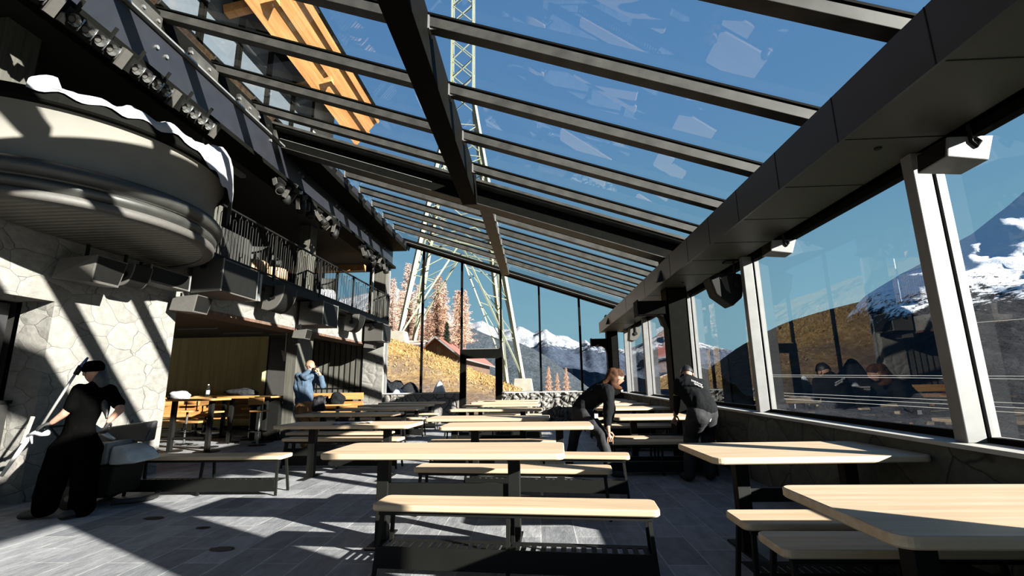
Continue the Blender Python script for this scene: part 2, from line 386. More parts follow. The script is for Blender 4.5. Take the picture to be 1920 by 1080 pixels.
# --- rafters
NR = [-3.88,-2.69,-1.49,-.30,.90,2.09,3.28,4.475,5.67,6.86,8.0]
FR = [10.45,11.4,12.35,13.3,14.35]
def rafter(y, x0, x1, face='steel'):
    def sl(xa,xb,ya,yb,a,b): return [(xa,ya,rz_(xa,a)),(xb,ya,rz_(xb,a)),(xb,yb,rz_(xb,a)),(xa,yb,rz_(xa,a)),(xa,ya,rz_(xa,b)),(xb,ya,rz_(xb,b)),(xb,yb,rz_(xb,b)),(xa,yb,rz_(xa,b))]
    o = struct(MB().hexa(sl(x0,x1,y-.14,y,0,.125)).obj('roof_rafter',face,bevel=.005))
    MB().hexa(sl(x0,x1,y-.155,y+.015,.135,.16)).obj('glazing_cap','beam_black',o)
    for e, s in ((x0,1),(x1,-1)):   # steel shoe with its angle cleat
        z = rz_(e)
        MB().box(min(e,e+s*.02),max(e,e+s*.02),y-.15,y+.02,z-.03-.01*s,z+.13).box(min(e,e+s*.09),max(e,e+s*.09),y-.125,y-.112,z-.02-SL*.05*s,z+.08).obj('shoe','mullion' if s > 0 else 'steel',o)
    return o
for y in NR:
    rafter(y,-5.4,-1.38); rafter(y,-1.09,2.95)
for y in FR:
    rafter(y,-4.55,-1.16,'steel'); rafter(y,-.89,2.95,'steel')
# --- roof glass, one pane per bay
k = 1
def pane(x0,x1,y0,y1):
    global k
    o = struct(MB().add([(x0,y0,rz_(x0,.16)),(x1,y0,rz_(x1,.16)),(x1,y1,rz_(x1,.16)),(x0,y1,rz_(x0,.16))],[(0,1,2,3)]).obj('window_roof_%d'%k,'roof_glass')); k += 1
ys = [-5]+NR+[8.7]
for a, b in zip(ys, ys[1:]): pane(-5.4,-1.2,a,b); pane(-1.2,2.98,a,b)
ys = [8.7]+FR+[16.1]
for a, b in zip(ys, ys[1:]): pane(-4.7,-.9,a,b); pane(-.9,2.98,a,b)
# --- eaves girder above the balcony
eg = struct(MB().box(-5.45,-5.15,-4,16.2,5.5,6.14).obj('eaves_girder','bluegrey'))
MB().box(-5.5,-5.02,-4,16.2,5.42,5.5).obj('bottom_flange','beam_black',eg)
MB().box(-5.5,-5.08,-4,16.2,6.14,6.17).obj('top_flange','bright_metal',eg)  # bright metal paints in the sunlit line along this lip
MB().box(-5.6,-5.3,-4,16.2,6.17,6.62).obj('web_plate','beam_black',eg)
m = MB()
for y in [1.2*i-3.5 for i in range(17)]: m.box(-5.3,-5.24,y,y+.62,6.22,6.5)
m.obj('stiffener_plate','steel',eg)
m = MB()
for y, z in ((5.39,5.92),(5.56,5.9),(8.18,6.06),(9.33,5.92),(9.5,5.91),(11.28,5.92),(11.5,5.9),(13.3,5.92),(13.5,5.9),(15.2,5.92),(15.4,5.9)):
    m.lathe([(0,.03),(.028,.03),(.03,0)],(-5.15,y,z),10,axis='x')
for y in (4.6,5.2,5.45,6.1,6.5,7.3,7.6,7.9,8.2): m.lathe([(0,.03),(.025,.03),(.03,0)],(-5.25,y,6.4),8,axis='x')
m.obj('bolt_cap','bright_metal',eg)
struct(MB().box(-5.15,-4.6,8.83,16.1,6.05,6.3).obj('valley_gutter','beam_black'))
m = MB()
for y in [9.0+.95*i for i in range(8)]: m.add([(-4.62,y,6.12),(-4.62,y+.75,6.12),(-4.55,y+.75,6.3),(-4.55,y,6.3)],[(0,1,2,3)])
struct(m.obj('gutter_flashing','bluegrey'))
# --- end wall
EX = [-5.25,-4.0,-2.60,-1.22,.135,1.52,2.9]
for i, x in enumerate(EX[:-1]):
    z0 = .98 if i not in (2,) else 0
    struct(MB().box(x-.035,x+.035,YE-.06,YE+.06,z0,rz_(x,.0)).obj('end_wall_post','beam_black' if i else 'mullion'))
for i in range(6):
    x0, x1 = EX[i]+.03, EX[i+1]-.03; z0 = 1.0 if i != 2 else 2.46
    w = struct(MB().box(x0,x1,YE-.03,YE+.03,z0,z0+.025).obj('window_end_%d'%(i+1),'mullion'))
    MB().add([(x0,YE,z0),(x1,YE,z0),(x1,YE,rz_(x1)),(x0,YE,rz_(x0))],[(0,1,2,3)]).obj('pane','glass_far',w)
struct(MB().hexa([(-5.3,YE-.1,rz_(-5.3,-.05)),(2.95,YE-.1,rz_(2.95,-.05)),(2.95,YE+.06,rz_(2.95,-.05)),(-5.3,YE+.06,rz_(-5.3,-.05)),(-5.3,YE-.1,rz_(-5.3,.12)),(2.95,YE-.1,rz_(2.95,.12)),(2.95,YE+.06,rz_(2.95,.12)),(-5.3,YE+.06,rz_(-5.3,.12))]).obj('window_end_head','beam_black'))
wf = struct(MB().box(-5.3,-2.66,YE-.12,YE+.25,0,.98).obj('wall_far_west','rubble'))
MB().box(-5.3,-2.66,YE-.16,YE+.27,.98,1.01).obj('coping','sill',wf)
# rough projecting stones on the sunlit part of the end wall
wf = struct(MB().box(-1.2,2.85,YE-.08,YE+.25,0,.97).obj('wall_far_east','rubble'))
MB().box(-1.2,2.85,YE-.12,YE+.27,.97,1.0).obj('coping','sill',wf)
me = MB()
nx, nz = 90, 24
vs = []
for j in range(nz+1):
    for i in range(nx+1):
        x = -1.2+4.05*i/nx; z = .97*j/nz
        h = noise.voronoi(Vector((x*4.5,z*4.5,3)))[0]
        vs.append((x,YE-.09-.10*min(1,(h[1]-h[0])*2.2)-.03*noise.noise(Vector((x*9,z*9,1))),z))
me.add(vs,[(j*(nx+1)+i,j*(nx+1)+i+1,(j+1)*(nx+1)+i+1,(j+1)*(nx+1)+i) for j in range(nz) for i in range(nx)])
me.obj('stone_face','rubble',wf)
# door in the end wall
d = struct(MB().box(-2.64,-2.44,YE-.09,YE+.09,0,2.46).box(-1.42,-1.2,YE-.09,YE+.09,0,2.46).box(-2.44,-1.42,YE-.09,YE+.09,2.15,2.46).box(-2.44,-1.42,YE-.05,YE+.05,.0,.07).obj('door_1','beam_black'))
MB().add([(-2.44,YE,.07),(-1.42,YE,.07),(-1.42,YE,2.15),(-2.44,YE,2.15)],[(0,1,2,3)]).obj('pane','glass_far',d)
MB().tube([(-1.5,YE-.09,.95),(-1.5,YE-.13,.95),(-1.5,YE-.13,1.12),(-1.5,YE-.09,1.12)],.012).obj('door_handle','bright_metal',d)

# --- stone building on the mountain side
m = MB(); sbox(m,-.5,0,-6,4.4,0,3.35); sbox(m,-.5,0,4.4,5.5,2.39,3.35); sbox(m,-.5,0,5.5,7.42,0,3.35); sbox(m,-.5,0,7.42,16.0,2.69,3.35)
wl = struct(m.obj('wall_left','stone'))
m = MB(); sbox(m,-.5,.015,7.42,16.0,2.63,2.69); m.obj('lintel_board','barn',wl)
struct(MB().box(-5.98,-5.28,15.95,16.3,0,3.3).obj('wall_end_pier','stone'))
struct(MB().box(-5.72,-5.28,15.9,16.3,3.3,6.1).obj('wall_end_upper','dark_timber'))
m = MB(); sbox(m,-4.2,.47,-6,16.1,3.36,3.5)
sl_ = struct(m.obj('floor_balcony','bluegrey'))
m = MB(); sbox(m,.44,.5,7.1,16.15,3.33,3.52); m.obj('edge_channel','black',sl_)
m = MB(); sbox(m,-4.2,-.02,-6,16.1,3.5,3.52); m.obj('deck','plaster',sl_)
# interiors: niche with ceiling, olive panel, timber cladding
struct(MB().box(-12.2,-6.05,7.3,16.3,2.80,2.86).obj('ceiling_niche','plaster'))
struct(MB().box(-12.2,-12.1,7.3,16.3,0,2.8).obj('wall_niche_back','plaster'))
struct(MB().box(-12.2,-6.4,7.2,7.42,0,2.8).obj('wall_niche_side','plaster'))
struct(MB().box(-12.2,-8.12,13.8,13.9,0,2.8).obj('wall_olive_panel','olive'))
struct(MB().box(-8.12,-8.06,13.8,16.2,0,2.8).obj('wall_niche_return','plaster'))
wc = struct(MB().box(-8.1,-5.72,16.0,16.1,0,2.8).obj('wall_timber','dark_timber'))
m = MB()
for i in range(12): m.box(-7.95+.19*i,-7.935+.19*i,15.98,16.0,.95,2.8)
m.box(-8.05,-5.75,15.96,16.0,.86,.94).box(-8.05,-5.75,15.96,16.0,1.2,1.23)
m.obj('batten','black',wc)
pt = struct(MB().box(-6.42,-6.14,11.75,12.6,0,2.7).obj('wall_timber_pier','dark_timber',bevel=.01))
MB().box(-6.45,-6.11,11.72,12.63,0,.05).obj('plinth','black',pt)
struct(MB().box(-7.1,-6.42,11.6,11.75,0,1.02).obj('partition_low','black'))
# recessed service doorway near the camera
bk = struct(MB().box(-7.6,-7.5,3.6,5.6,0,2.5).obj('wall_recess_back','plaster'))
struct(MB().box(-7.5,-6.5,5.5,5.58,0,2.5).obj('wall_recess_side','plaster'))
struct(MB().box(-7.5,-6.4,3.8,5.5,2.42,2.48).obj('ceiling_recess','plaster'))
dl = struct(MB().box(-6.62,-6.56,4.0,5.42,1.2,2.36).obj('door_2','fascia'))
MB().box(-6.56,-6.53,4.95,5.0,1.2,2.3).box(-6.56,-6.53,4.86,4.88,1.2,2.3).obj('rail','bright_metal',dl)
cn = root('service_counter',(-6.45,4.8,0),0,'black service counter set into the doorway beside the stone wall','counter')
MB().box(-.12,.10,-.36,.64,.0,1.14).obj('carcass','plaster',cn)
MB().box(-.14,.12,-.37,.66,1.14,1.18).obj('worktop','black',cn)
# upper storey behind the balcony
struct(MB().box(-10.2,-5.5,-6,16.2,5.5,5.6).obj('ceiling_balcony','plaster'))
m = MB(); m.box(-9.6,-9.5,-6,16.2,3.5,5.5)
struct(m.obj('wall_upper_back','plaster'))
up = struct(MB().box(-9.5,-7.6,16.0,16.1,3.5,5.5).box(-7.15,-7.08,16.0,16.1,3.5,5.5).box(-7.6,-5.7,16.0,16.1,5.3,5.5).box(-5.9,-5.72,16.0,16.1,3.5,5.5).obj('window_upper_end','beam_black'))
MB().add([(-7.6,16.05,3.5),(-5.9,16.05,3.5),(-5.9,16.05,5.3),(-7.6,16.05,5.3)],[(0,1,2,3)]).obj('pane','glass',up)
MB().box(-8.6,-5.6,14.6,14.8,5.0,5.2).obj('timber_beam','pine',up)
for i, (y, x) in enumerate(((4.3,-6.0),(8.0,-6.15),(11.5,-5.95))):
    struct(MB().box(x-.26,x+.06,y,y+.38,3.5,5.5).obj('timber_pillar','dark_timber',bevel=.02))
struct(MB().tube([(-5.62,7.05,3.5),(-5.62,7.05,5.6)],.022).obj('downpipe','bright_metal'))
struct(MB().tube([(-5.42,15.0,3.5),(-5.42,15.0,5.5)],.035).obj('downpipe','bright_metal'))
# upper facade and timber eaves seen through the roof glass
up = struct(MB().box(-6.6,-6.5,2,13.6,6.6,10.2).obj('wall_upper_facade','beam_black'))
for i, y in enumerate((4.2,5.35,6.5,7.65,8.8,9.95,11.1)):
    w = struct(MB().box(-6.5,-6.42,y,y+.07,7.9,9.7).box(-6.5,-6.42,y+1.05,y+1.12,7.9,9.7).box(-6.5,-6.42,y,y+1.12,7.9,7.98).box(-6.5,-6.42,y,y+1.12,9.6,9.7).obj('window_upper_%d'%i,'beam_black'))
    MB().box(-6.47,-6.46,y+.07,y+1.05,7.98,9.6).obj('pane','sky_tint_pane',w)
struct(MB().box(-6.55,-6.45,12.3,13.6,6.6,10.0).obj('wall_pale_render','cream_wall'))
ev = struct(MB().prism([(-5.75,3,9.0),(-5.0,3,9.98),(-5.05,3,10.05),(-5.8,3,9.07)],(0,10.8,0)).obj('eaves_timber','eave_boards'))
m = MB()
for t in (.45,.85): m.prism([(-5.75+.75*t,3,9.0+.98*t),(-5.75+.75*t+.05,3,9.0+.98*t-.05),(-5.75+.75*t+.11,3,9.0+.98*t+.02),(-5.75+.75*t+.06,3,9.0+.98*t+.08)],(0,10.8,0))
m.obj('purlin','eave_boards',ev)
for y in (5.5,8.2,10.9): MB().bar((-6.4,y,9.1),(-5.3,y,9.35),.18,.2).obj('corbel','eave_boards',ev)
struct(MB().prism([(-5.8,2.9,9.1),(-4.96,2.9,10.12),(-6.5,2.9,10.2)],(0,11,0)).obj('roof_eaves','beam_black'))

# ================================================================== FURNITURE
def slab(w, d, r, z0, z1, bev=.008, seg=6):
    """rounded table top outline with softened edges, centred"""
    def ring(off, z):
        pts = []
        for cx, cy, a in ((w/2-r,d/2-r,0),(-w/2+r,d/2-r,pi/2),(-w/2+r,-d/2+r,pi),(w/2-r,-d/2+r,1.5*pi)):
            for k in range(seg+1):
                t = a+pi/2*k/seg; pts.append((cx+(r-off)*cos(t),cy+(r-off)*sin(t),z))
        return pts
    rings = [ring(bev,z0),ring(0,z0+bev),ring(0,z1-bev),ring(bev*.3,z1-bev*.3),ring(bev,z1)]
    n = len(rings[0]); m = MB(); m.v = [p for r_ in rings for p in r_]
    m.f = [tuple(range(n-1,-1,-1)), tuple(range(4*n,5*n))]
    for i in range(4):
        for k in range(n): m.f.append((i*n+k,i*n+(k+1)%n,(i+1)*n+(k+1)%n,(i+1)*n+k))
    return m
def make_table(w=2.0, d=.74, px=.57):
    t = root('communal_table')
    slab(w,d,.07,.703,.75).obj('tabletop','table_wood',t)
    for s in (-1,1):
        MB().box(s*px-.05,s*px+.05,-.045,.045,.012,.69).obj('pedestal_post','black',t,bevel=.004)
        MB().box(s*px-.05,s*px+.05,-.26,.26,0,.012).obj('foot_plate','black',t)
        MB().box(s*px-.03,s*px+.03,-.3,.3,.682,.703).obj('top_bracket','black',t)
    MB().box(-px+.05,px-.05,-.02,.02,.36,.46).obj('crossbar','black',t)
    return t
def make_bench(w=2.0, d=.31):
    t = root('bench')
    slab(w,d,.05,.415,.46).obj('seat','table_wood',t)
    MB().box(-w/2+.05,w/2-.05,-d/2+.03,-d/2+.06,.385,.415).box(-w/2+.05,w/2-.05,d/2-.06,d/2-.03,.385,.415).obj('apron','black',t)
    for x, sp in ((-w/2+.07,-.03),(-.02,0),(w/2-.07,.03)):
        for s in (-1,1): MB().bar((x,s*(d/2-.05),.39),(x+sp,s*(d/2-.01),0),.026,.026).obj('leg','black',t)
    m = MB(); m.box(-w/2+.06,w/2-.06,-d/2+.0,-d/2+.012,.05,.19)
    m.obj('kick_board','black',t)
    m = MB(); m.box(-w/2+.07,w/2-.07,-d/2+.01,-d/2+.08,.15,.156).box(-w/2+.07,w/2-.07,d/2-.08,d/2-.02,.15,.156)
    n = 26
    for i in range(n+1):
        x = -w/2+.09+(w-.18)*i/n; m.box(x-.018,x+.018,-d/2+.08,d/2-.08,.15,.156)
    m.obj('perforated_shelf','black',t)
    return t
def rect_place(x, y, a, w, d): return (x+w/2*cos(a)-d/2*sin(a), y+w/2*sin(a)+d/2*cos(a), 0)
ta = make_table(); tb = make_table(1.55,.84,.42); be = make_bench(); bs = make_bench(1.5)
GT, GB = 'pale maple tables in rows', 'pale maple benches in rows'
used = set()
def place(p, x, y, a, w, d, label, group, cat):
    o = p if p.name not in used else dup(p)
    used.add(p.name)
    o.location = rect_place(x,y,a,w,d); o.rotation_euler = (0,0,a)
    tag(o,label,cat,group); return o
A = -.02
TAB = [  # x, y (front edge, west end), turn, label
 (-1.80,3.90,-.045,'large maple table in the middle file closest to the camera, sunlit with dusky far corner'),
 (-3.77,6.66,-.07,'maple table half in shade with a crumpled paper sheet lying on it'),
 (-1.30,6.20,-.03,'maple table in the middle file standing just behind the bench the woman straddles'),
 (-1.84,7.66,-.06,'maple table in the middle file whose east half is shaded, behind the sunlit third table'),
 (-4.76,9.15,-.03,'maple table directly beyond the man in the blue hoodie, pale tip toward him'),
 (-4.80,11.1,-.02,'maple table second beyond the man in the blue hoodie'),
 (-4.95,12.9,-.01,'maple table third beyond the man in the blue hoodie'),
 (-4.95,14.6,-.01,'maple table against the low wall near the stone pier'),
 (-1.92,10.25,-.06,'maple table in the middle file, fourth from the end wall'),
 (-1.95,12.2,-.04,'maple table in the middle file, third from the end wall'),
 (-1.98,13.9,-.02,'maple table in the middle file, second from the end wall'),
 (-1.96,15.2,-.01,'maple table in the middle file, pushed close to the rubble end wall'),
]
TABR = [
 (1.24,1.83,.0,'big maple table at the window side cut by the picture corner, front half shaded'),
 (1.24,3.56,.03,'maple table beside the dark stone parapet with sharp shadow across its outer end'),
 (1.18,7.50,.0,'maple table the crouching man leans toward by the windows'),
 (1.22,10.0,.0,'maple table by the windows, first behind the one the crouching man leans toward'),
 (1.22,11.9,.0,'maple table by the windows, second behind the one the crouching man leans toward'),
 (1.22,13.4,.0,'maple table by the windows, one before last at the end wall'),
 (1.22,14.85,.0,'maple table by the windows in the corner under the bulkhead tip'),
]
for x, y, a, lb in TAB: place(ta,x,y,a,2.0,.74,lb,GT,'table')
for x, y, a, lb in TABR: place(tb,x,y,a,1.55,.84,lb,GT,'table')
BEN = [
 (-1.205,3.50,-.085,'long maple bench with a round end, the closest bench to the camera in the middle'),
 (-5.16,5.86,.0,'maple bench standing alone on the slate beside the floor cleaning machine'),
 (-1.29,4.96,-.09,'maple bench behind the closest middle table, crossed by its shadow'),
 (-.95,5.90,-.13,'sunlit maple bench sticking out past the corner of the closest middle table'),
 (-4.20,7.72,-.06,'half shaded maple bench behind the table with the paper sheet, the closer of two'),
 (-4.65,8.66,-.06,'half shaded maple bench behind the table with the paper sheet, the farther of two'),
 (-1.66,7.16,-.03,'sunlit maple bench tucked behind the third middle table'),
 (-4.9,10.35,-.02,'maple bench between the first and second tables beyond the man in the hoodie'),
 (-4.9,12.2,-.01,'maple bench between the second and third tables beyond the man in the hoodie'),
 (-4.95,13.95,-.01,'maple bench before the table at the stone pier'),
 (-1.9,9.4,-.03,'maple bench in front of the fourth middle table from the end wall'),
 (-1.9,11.25,-.02,'maple bench in front of the third middle table from the end wall'),
 (-1.9,13.1,-.02,'maple bench in front of the second middle table from the end wall'),
]
BENR = [
 (1.20,2.60,.0,'shaded maple bench under the big corner table at the window side'),
 (1.20,3.05,.0,'short maple bench with bright end and shaded rest, before the parapet table'),
 (1.00,6.95,.0,'maple bench the woman rests her hand on, sunlit at one end'),
 (1.00,7.40,.0,'maple bench pushed behind the one the woman rests her hand on'),
 (1.15,9.35,-.02,'shaded maple bench seen beneath the table the crouching man leans toward'),
 (1.15,9.72,-.02,'second shaded maple bench seen beneath the table the crouching man leans toward'),
 (1.2,11.4,-.02,'short maple bench between the second and third window tables'),
 (1.2,13.0,-.02,'short maple bench between the third and fourth window tables'),
]
for x, y, a, lb in BEN: place(be,x,y,a,2.0,.31,lb,GB,'bench')
for x, y, a, lb in BENR: place(bs,x,y,a,1.5,.31,lb,GB,'bench')
# crumpled paper on the table by the hoodie man
m = MB(); nx, ny = 14, 8
for j in range(ny+1):
    for i in range(nx+1):
        x, y = .55*i/nx, .26*j/ny
        m.v.append((x+.02*noise.noise(Vector((x*9,y*9,0))),y,.004+.035*abs(noise.noise(Vector((x*11,y*13,5))))))
m.f = [(j*(nx+1)+i,j*(nx+1)+i+1,(j+1)*(nx+1)+i+1,(j+1)*(nx+1)+i) for j in range(ny) for i in range(nx)]
o = m.obj('paper_sheet','paper',smooth=True); o.location = (-2.95,6.75,.752); o.rotation_euler = (0,0,.2)
tag(o,'crumpled white paper sheet lying on the half shaded maple table','paper')

# ------------------------------------------------------------------ niche furniture
def make_high():
    t = root('high_table'); slab(1.3,.62,.06,1.03,1.07).obj('tabletop','pine_x',t)
    for s in (-1,1):
        MB().box(s*.42-.04,s*.42+.04,-.04,.04,0,1.03).obj('leg','black',t)
        MB().lathe([(0,0),(.24,0),(.24,.012),(0,.02)],(s*.42,0,0),20).obj('foot_plate','black',t)
    MB().box(-.42,.42,-.015,.015,.25,.29).obj('foot_bar','black',t)
    return t
def make_stool():
    t = root('bar_stool'); slab(.36,.36,.06,.74,.775).obj('seat','pine_x',t)
    MB().lathe([(.024,.02),(.024,.74)],seg=12).obj('pole','chrome',t)
    MB().lathe([(0,0),(.19,0),(.19,.012),(.03,.03),(0,.03)],seg=20).obj('foot_plate','black',t)
    m = MB().tube([(.17*cos(2*pi*k/18),.17*sin(2*pi*k/18),.3) for k in range(18)],.010,6,True)
    for k in range(3): m.tube([(0,0,.3),(.17*cos(2.1*k),.17*sin(2.1*k),.3)],.008,6)
    m.obj('foot_ring','black',t)
    m = MB().box(-.18,.18,.16,.185,.90,1.06); m.obj('backrest','pine_x',t)
    for s in (-1,1): MB().box(s*.12-.012,s*.12+.012,.15,.162,.74,.98).obj('back_bracket','black',t)
    return t
ht = make_high(); st = make_stool()
for i, (x, y, lb) in enumerate(((-7.25,9.75,'tall pine table carrying the water bottle'),(-7.0,11.3,'tall pine table behind the one carrying the bottle'),(-8.0,12.5,'tall pine table deep in the niche by the pine benches'))):
    o = ht if i == 0 else dup(ht); o.location = (x,y,0); o.rotation_euler = (0,0,[-.05,.03,0][i]); tag(o,lb,'table','tall pine tables in the niche')
for i, (x, y, a, lb) in enumerate(((-7.75,9.2,.1,'pine bar stool at the stone corner side of the bottle table'),(-7.3,10.45,2.9,'pine bar stool between the two front tall tables'),
   (-6.35,10.7,3.1,'pine bar stool with bright chrome pole at the open side of the niche'),(-7.3,11.9,0.1,'pine bar stool behind the second tall table'),
   (-6.75,12.15,.2,'pine bar stool close to the timber pier'),(-8.3,11.0,.2,'pine bar stool before the long pine bench'))):
    o = st if i == 0 else dup(st); o.location = (x,y,0); o.rotation_euler = (0,0,a); tag(o,lb,'stool','pine bar stools in the niche')
def make_settle(w=2.2):
    t = root('pine_settle'); MB().box(-w/2,w/2,-.22,.2,.43,.475).obj('seat','pine_x',t)
    MB().box(-w/2,w/2,.2,.235,.84,1.06).obj('upper_backboard','pine_x',t); MB().box(-w/2,w/2,.2,.235,.56,.78).obj('lower_backboard','pine_x',t)
    for s in (-1,1):
        for yy in (-.18,.18): MB().box(s*(w/2-.15)-.02,s*(w/2-.15)+.02,yy-.02,yy+.02,0,.43).obj('leg','black',t)
        MB().box(s*(w/2-.15)-.02,s*(w/2-.15)+.02,.235,.265,.3,1.0).obj('back_post','black',t)
    MB().box(-w/2+.1,w/2-.1,-.17,-.155,.12,.2).obj('stretcher','black',t)
    return t
se = make_settle()
for i, (x, y, a, lb) in enumerate(((-8.65,13.3,0,'pine settle with two backboards along the olive panel, beside the dark passage'),(-10.9,13.3,0,'pine settle along the olive panel, deepest in the niche'),
        (-9.6,11.9,0,'pine settle standing in front of the wall settle'),(-6.92,15.5,0,'pine settle against the timber cladding behind the hoodie man'))):
    o = se if i == 0 else dup(se); o.location = (x,y,0); tag(o,lb,'bench','pine settles in the niche')
cs = root('pine_low_table',(-6.75,14.5,0),0,'low pine table heaped with clothes before the timber cladding','table')
MB().box(-.9,.9,-.3,.3,.70,.74).obj('tabletop','pine_x',cs)
for s in (-1,1): MB().box(s*.6-.04,s*.6+.04,-.04,.04,0,.70).obj('leg','black',cs)
# bottle
b = root('water_bottle',(-7.0,9.8,1.07),0,'clear plastic water bottle with a pale cap on the tall pine table','bottle')
MB().lathe([(0,0),(.034,0),(.036,.02),(.036,.20),(.02,.25),(.013,.26),(.013,.275)],seg=16).obj('body','glass',b,True)
MB().lathe([(.0365,.09),(.0365,.17)],seg=16).obj('wrapper','white_plastic',b,True)
MB().lathe([(.015,.275),(.015,.295),(0,.295)],seg=12).obj('cap','white_plastic',b,True)
def bundle(name, c, s, mat, label, cat, seed, parent=None):
    m = MB(); nu, nv = 28, 14
    for j in range(nv+1):
        for i in range(nu):
            t, p = 2*pi*i/nu, pi*j/nv
            d = Vector((sin(p)*cos(t),sin(p)*sin(t),cos(p)))
            r = 1+.35*noise.noise(d*1.7+Vector((seed,0,0)))+.16*noise.noise(d*5+Vector((0,seed,0)))
            q = d*r; m.v.append((q.x*s[0],q.y*s[1],max(0,(q.z+.55)*s[2])))
    m.f = [(j*nu+i,j*nu+(i+1)%nu,(j+1)*nu+(i+1)%nu,(j+1)*nu+i) for j in range(nv) for i in range(nu)]
    o = m.obj(name,mat,parent,True); o.location = c
    if label: tag(o,label,cat)
    return o
bundle('cloth_bundle',(-7.62,9.78,1.07),(.24,.16,.10),'bag_grey','pale grey cloth bundle lying beside the water bottle','bag',3)
bundle('cloth_bundle',(-7.3,14.5,.74),(.30,.2,.20),'bag_grey','pale crumpled jacket on the low pine table','clothing',11)
bundle('cloth_bundle',(-6.72,14.5,.74),(.24,.2,.18),'bag_dark','black and white crumpled jacket on the low pine table','clothing',17)
bundle('backpack',(-6.2,14.5,.74),(.24,.2,.21),'black_jacket','dark grey rucksack at the end of the low pine table','bag',23)
bundle('dark_coat',(-7.95,12.5,1.07),(.42,.2,.12),'bag_dark','dark coat thrown over the deep tall pine table','clothing',31)
# ceiling slot lights and downlights
for i, (x, y, w) in enumerate(((-8.2,12.6,1.1),(-8.6,11.4,1.0),(-7.4,13.0,.5))):
    o = MB().box(x-w/2,x+w/2,y-.04,y+.04,2.76,2.80).obj('ceiling_slot_light','mullion')
    tag(o,('long grey slot light under the niche ceiling, the one close to the olive panel','long grey slot light under the niche ceiling, the closer one','short grey slot light by the dark passage')[i],'ceiling light','slot lights in the niche')
o = MB().box(-7.1,-7.08,12.9,12.92,2.2,2.8).prism([(-7.2,12.9,2.3),(-7.05,12.9,2.25),(-6.98,12.9,1.98),(-7.12,12.9,2.0)],(0,.02,0)).obj('hanging_notice','white_plastic')
tag(o,'small white panel hanging in the dark passage beside the timber pier','sign')

# ------------------------------------------------------------------ curved balcony drum
DC = (-6.05,5.45)
dr = root('drum_balcony',(DC[0],DC[1],0),0,'round projecting balcony drum with rounded mouldings above the stone wall','balcony')
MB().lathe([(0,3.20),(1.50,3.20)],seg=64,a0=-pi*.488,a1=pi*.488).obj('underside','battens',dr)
MB().lathe([(1.50,3.19),(1.62,3.19),(1.64,3.22),(1.64,3.28),(1.60,3.30)],seg=64,a0=-pi*.488,a1=pi*.488).obj('lower_rim','speaker',dr,True)
MB().lathe([(1.60,3.30),(1.63,3.33),(1.66,3.37),(1.63,3.41),(1.60,3.43),(1.65,3.44),(1.71,3.48),(1.72,3.54),(1.68,3.60),(1.61,3.62)],seg=64,a0=-pi*.488,a1=pi*.488).obj('moulding','drum_dark',dr,True)
MB().lathe([(1.61,3.62),(1.58,3.70),(1.58,3.92),(1.62,4.08),(1.68,4.20)],seg=64,a0=-pi*.488,a1=pi*.488).obj('drum_wall','drum_plaster',dr,True)
MB().lathe([(1.68,4.20),(1.75,4.20),(1.77,4.22),(1.77,4.32),(1.75,4.34),(1.50,4.34),(1.50,3.7)],seg=64,a0=-pi*.488,a1=pi*.488).obj('top_rim','beam_black',dr)
# dust sheet draped on the rim
m = MB(); n1, n2 = 70, 12
for i in range(n1+1):
    a = -1.0+1.86*i/n1; k_ = i/n1
    hang = .06+.50*max(0,(k_-.45)/.55)**.8+.03*sin(k_*60)
    lift = .04+.22*abs(noise.noise(Vector((k_*9,0,2))))+(.10 if k_ < .07 else 0)+.26*math.exp(-((k_-.74)/.13)**2)
    for j in range(n2+1):
        t = j/n2
        if t < .6: r = 1.42+.365*t/.6; z = 4.36+lift*sin(pi*t/.6*.9)+.09*noise.noise(Vector((k_*19,t*6,0)))
        else: r = 1.795+.02*noise.noise(Vector((k_*16,t*4,7))); z = 4.36-(t-.6)/.4*hang+.012*noise.noise(Vector((k_*25,t*8,3)))
        m.v.append((DC[0]+r*cos(a),DC[1]+r*sin(a),z))
m.f = [(i*(n2+1)+j,(i+1)*(n2+1)+j,(i+1)*(n2+1)+j+1,i*(n2+1)+j+1) for i in range(n1) for j in range(n2)]
o = m.obj('dust_sheet','cloth_white',smooth=True); tag(o,'white crumpled dust sheet draped over the rim of the round balcony','cloth')

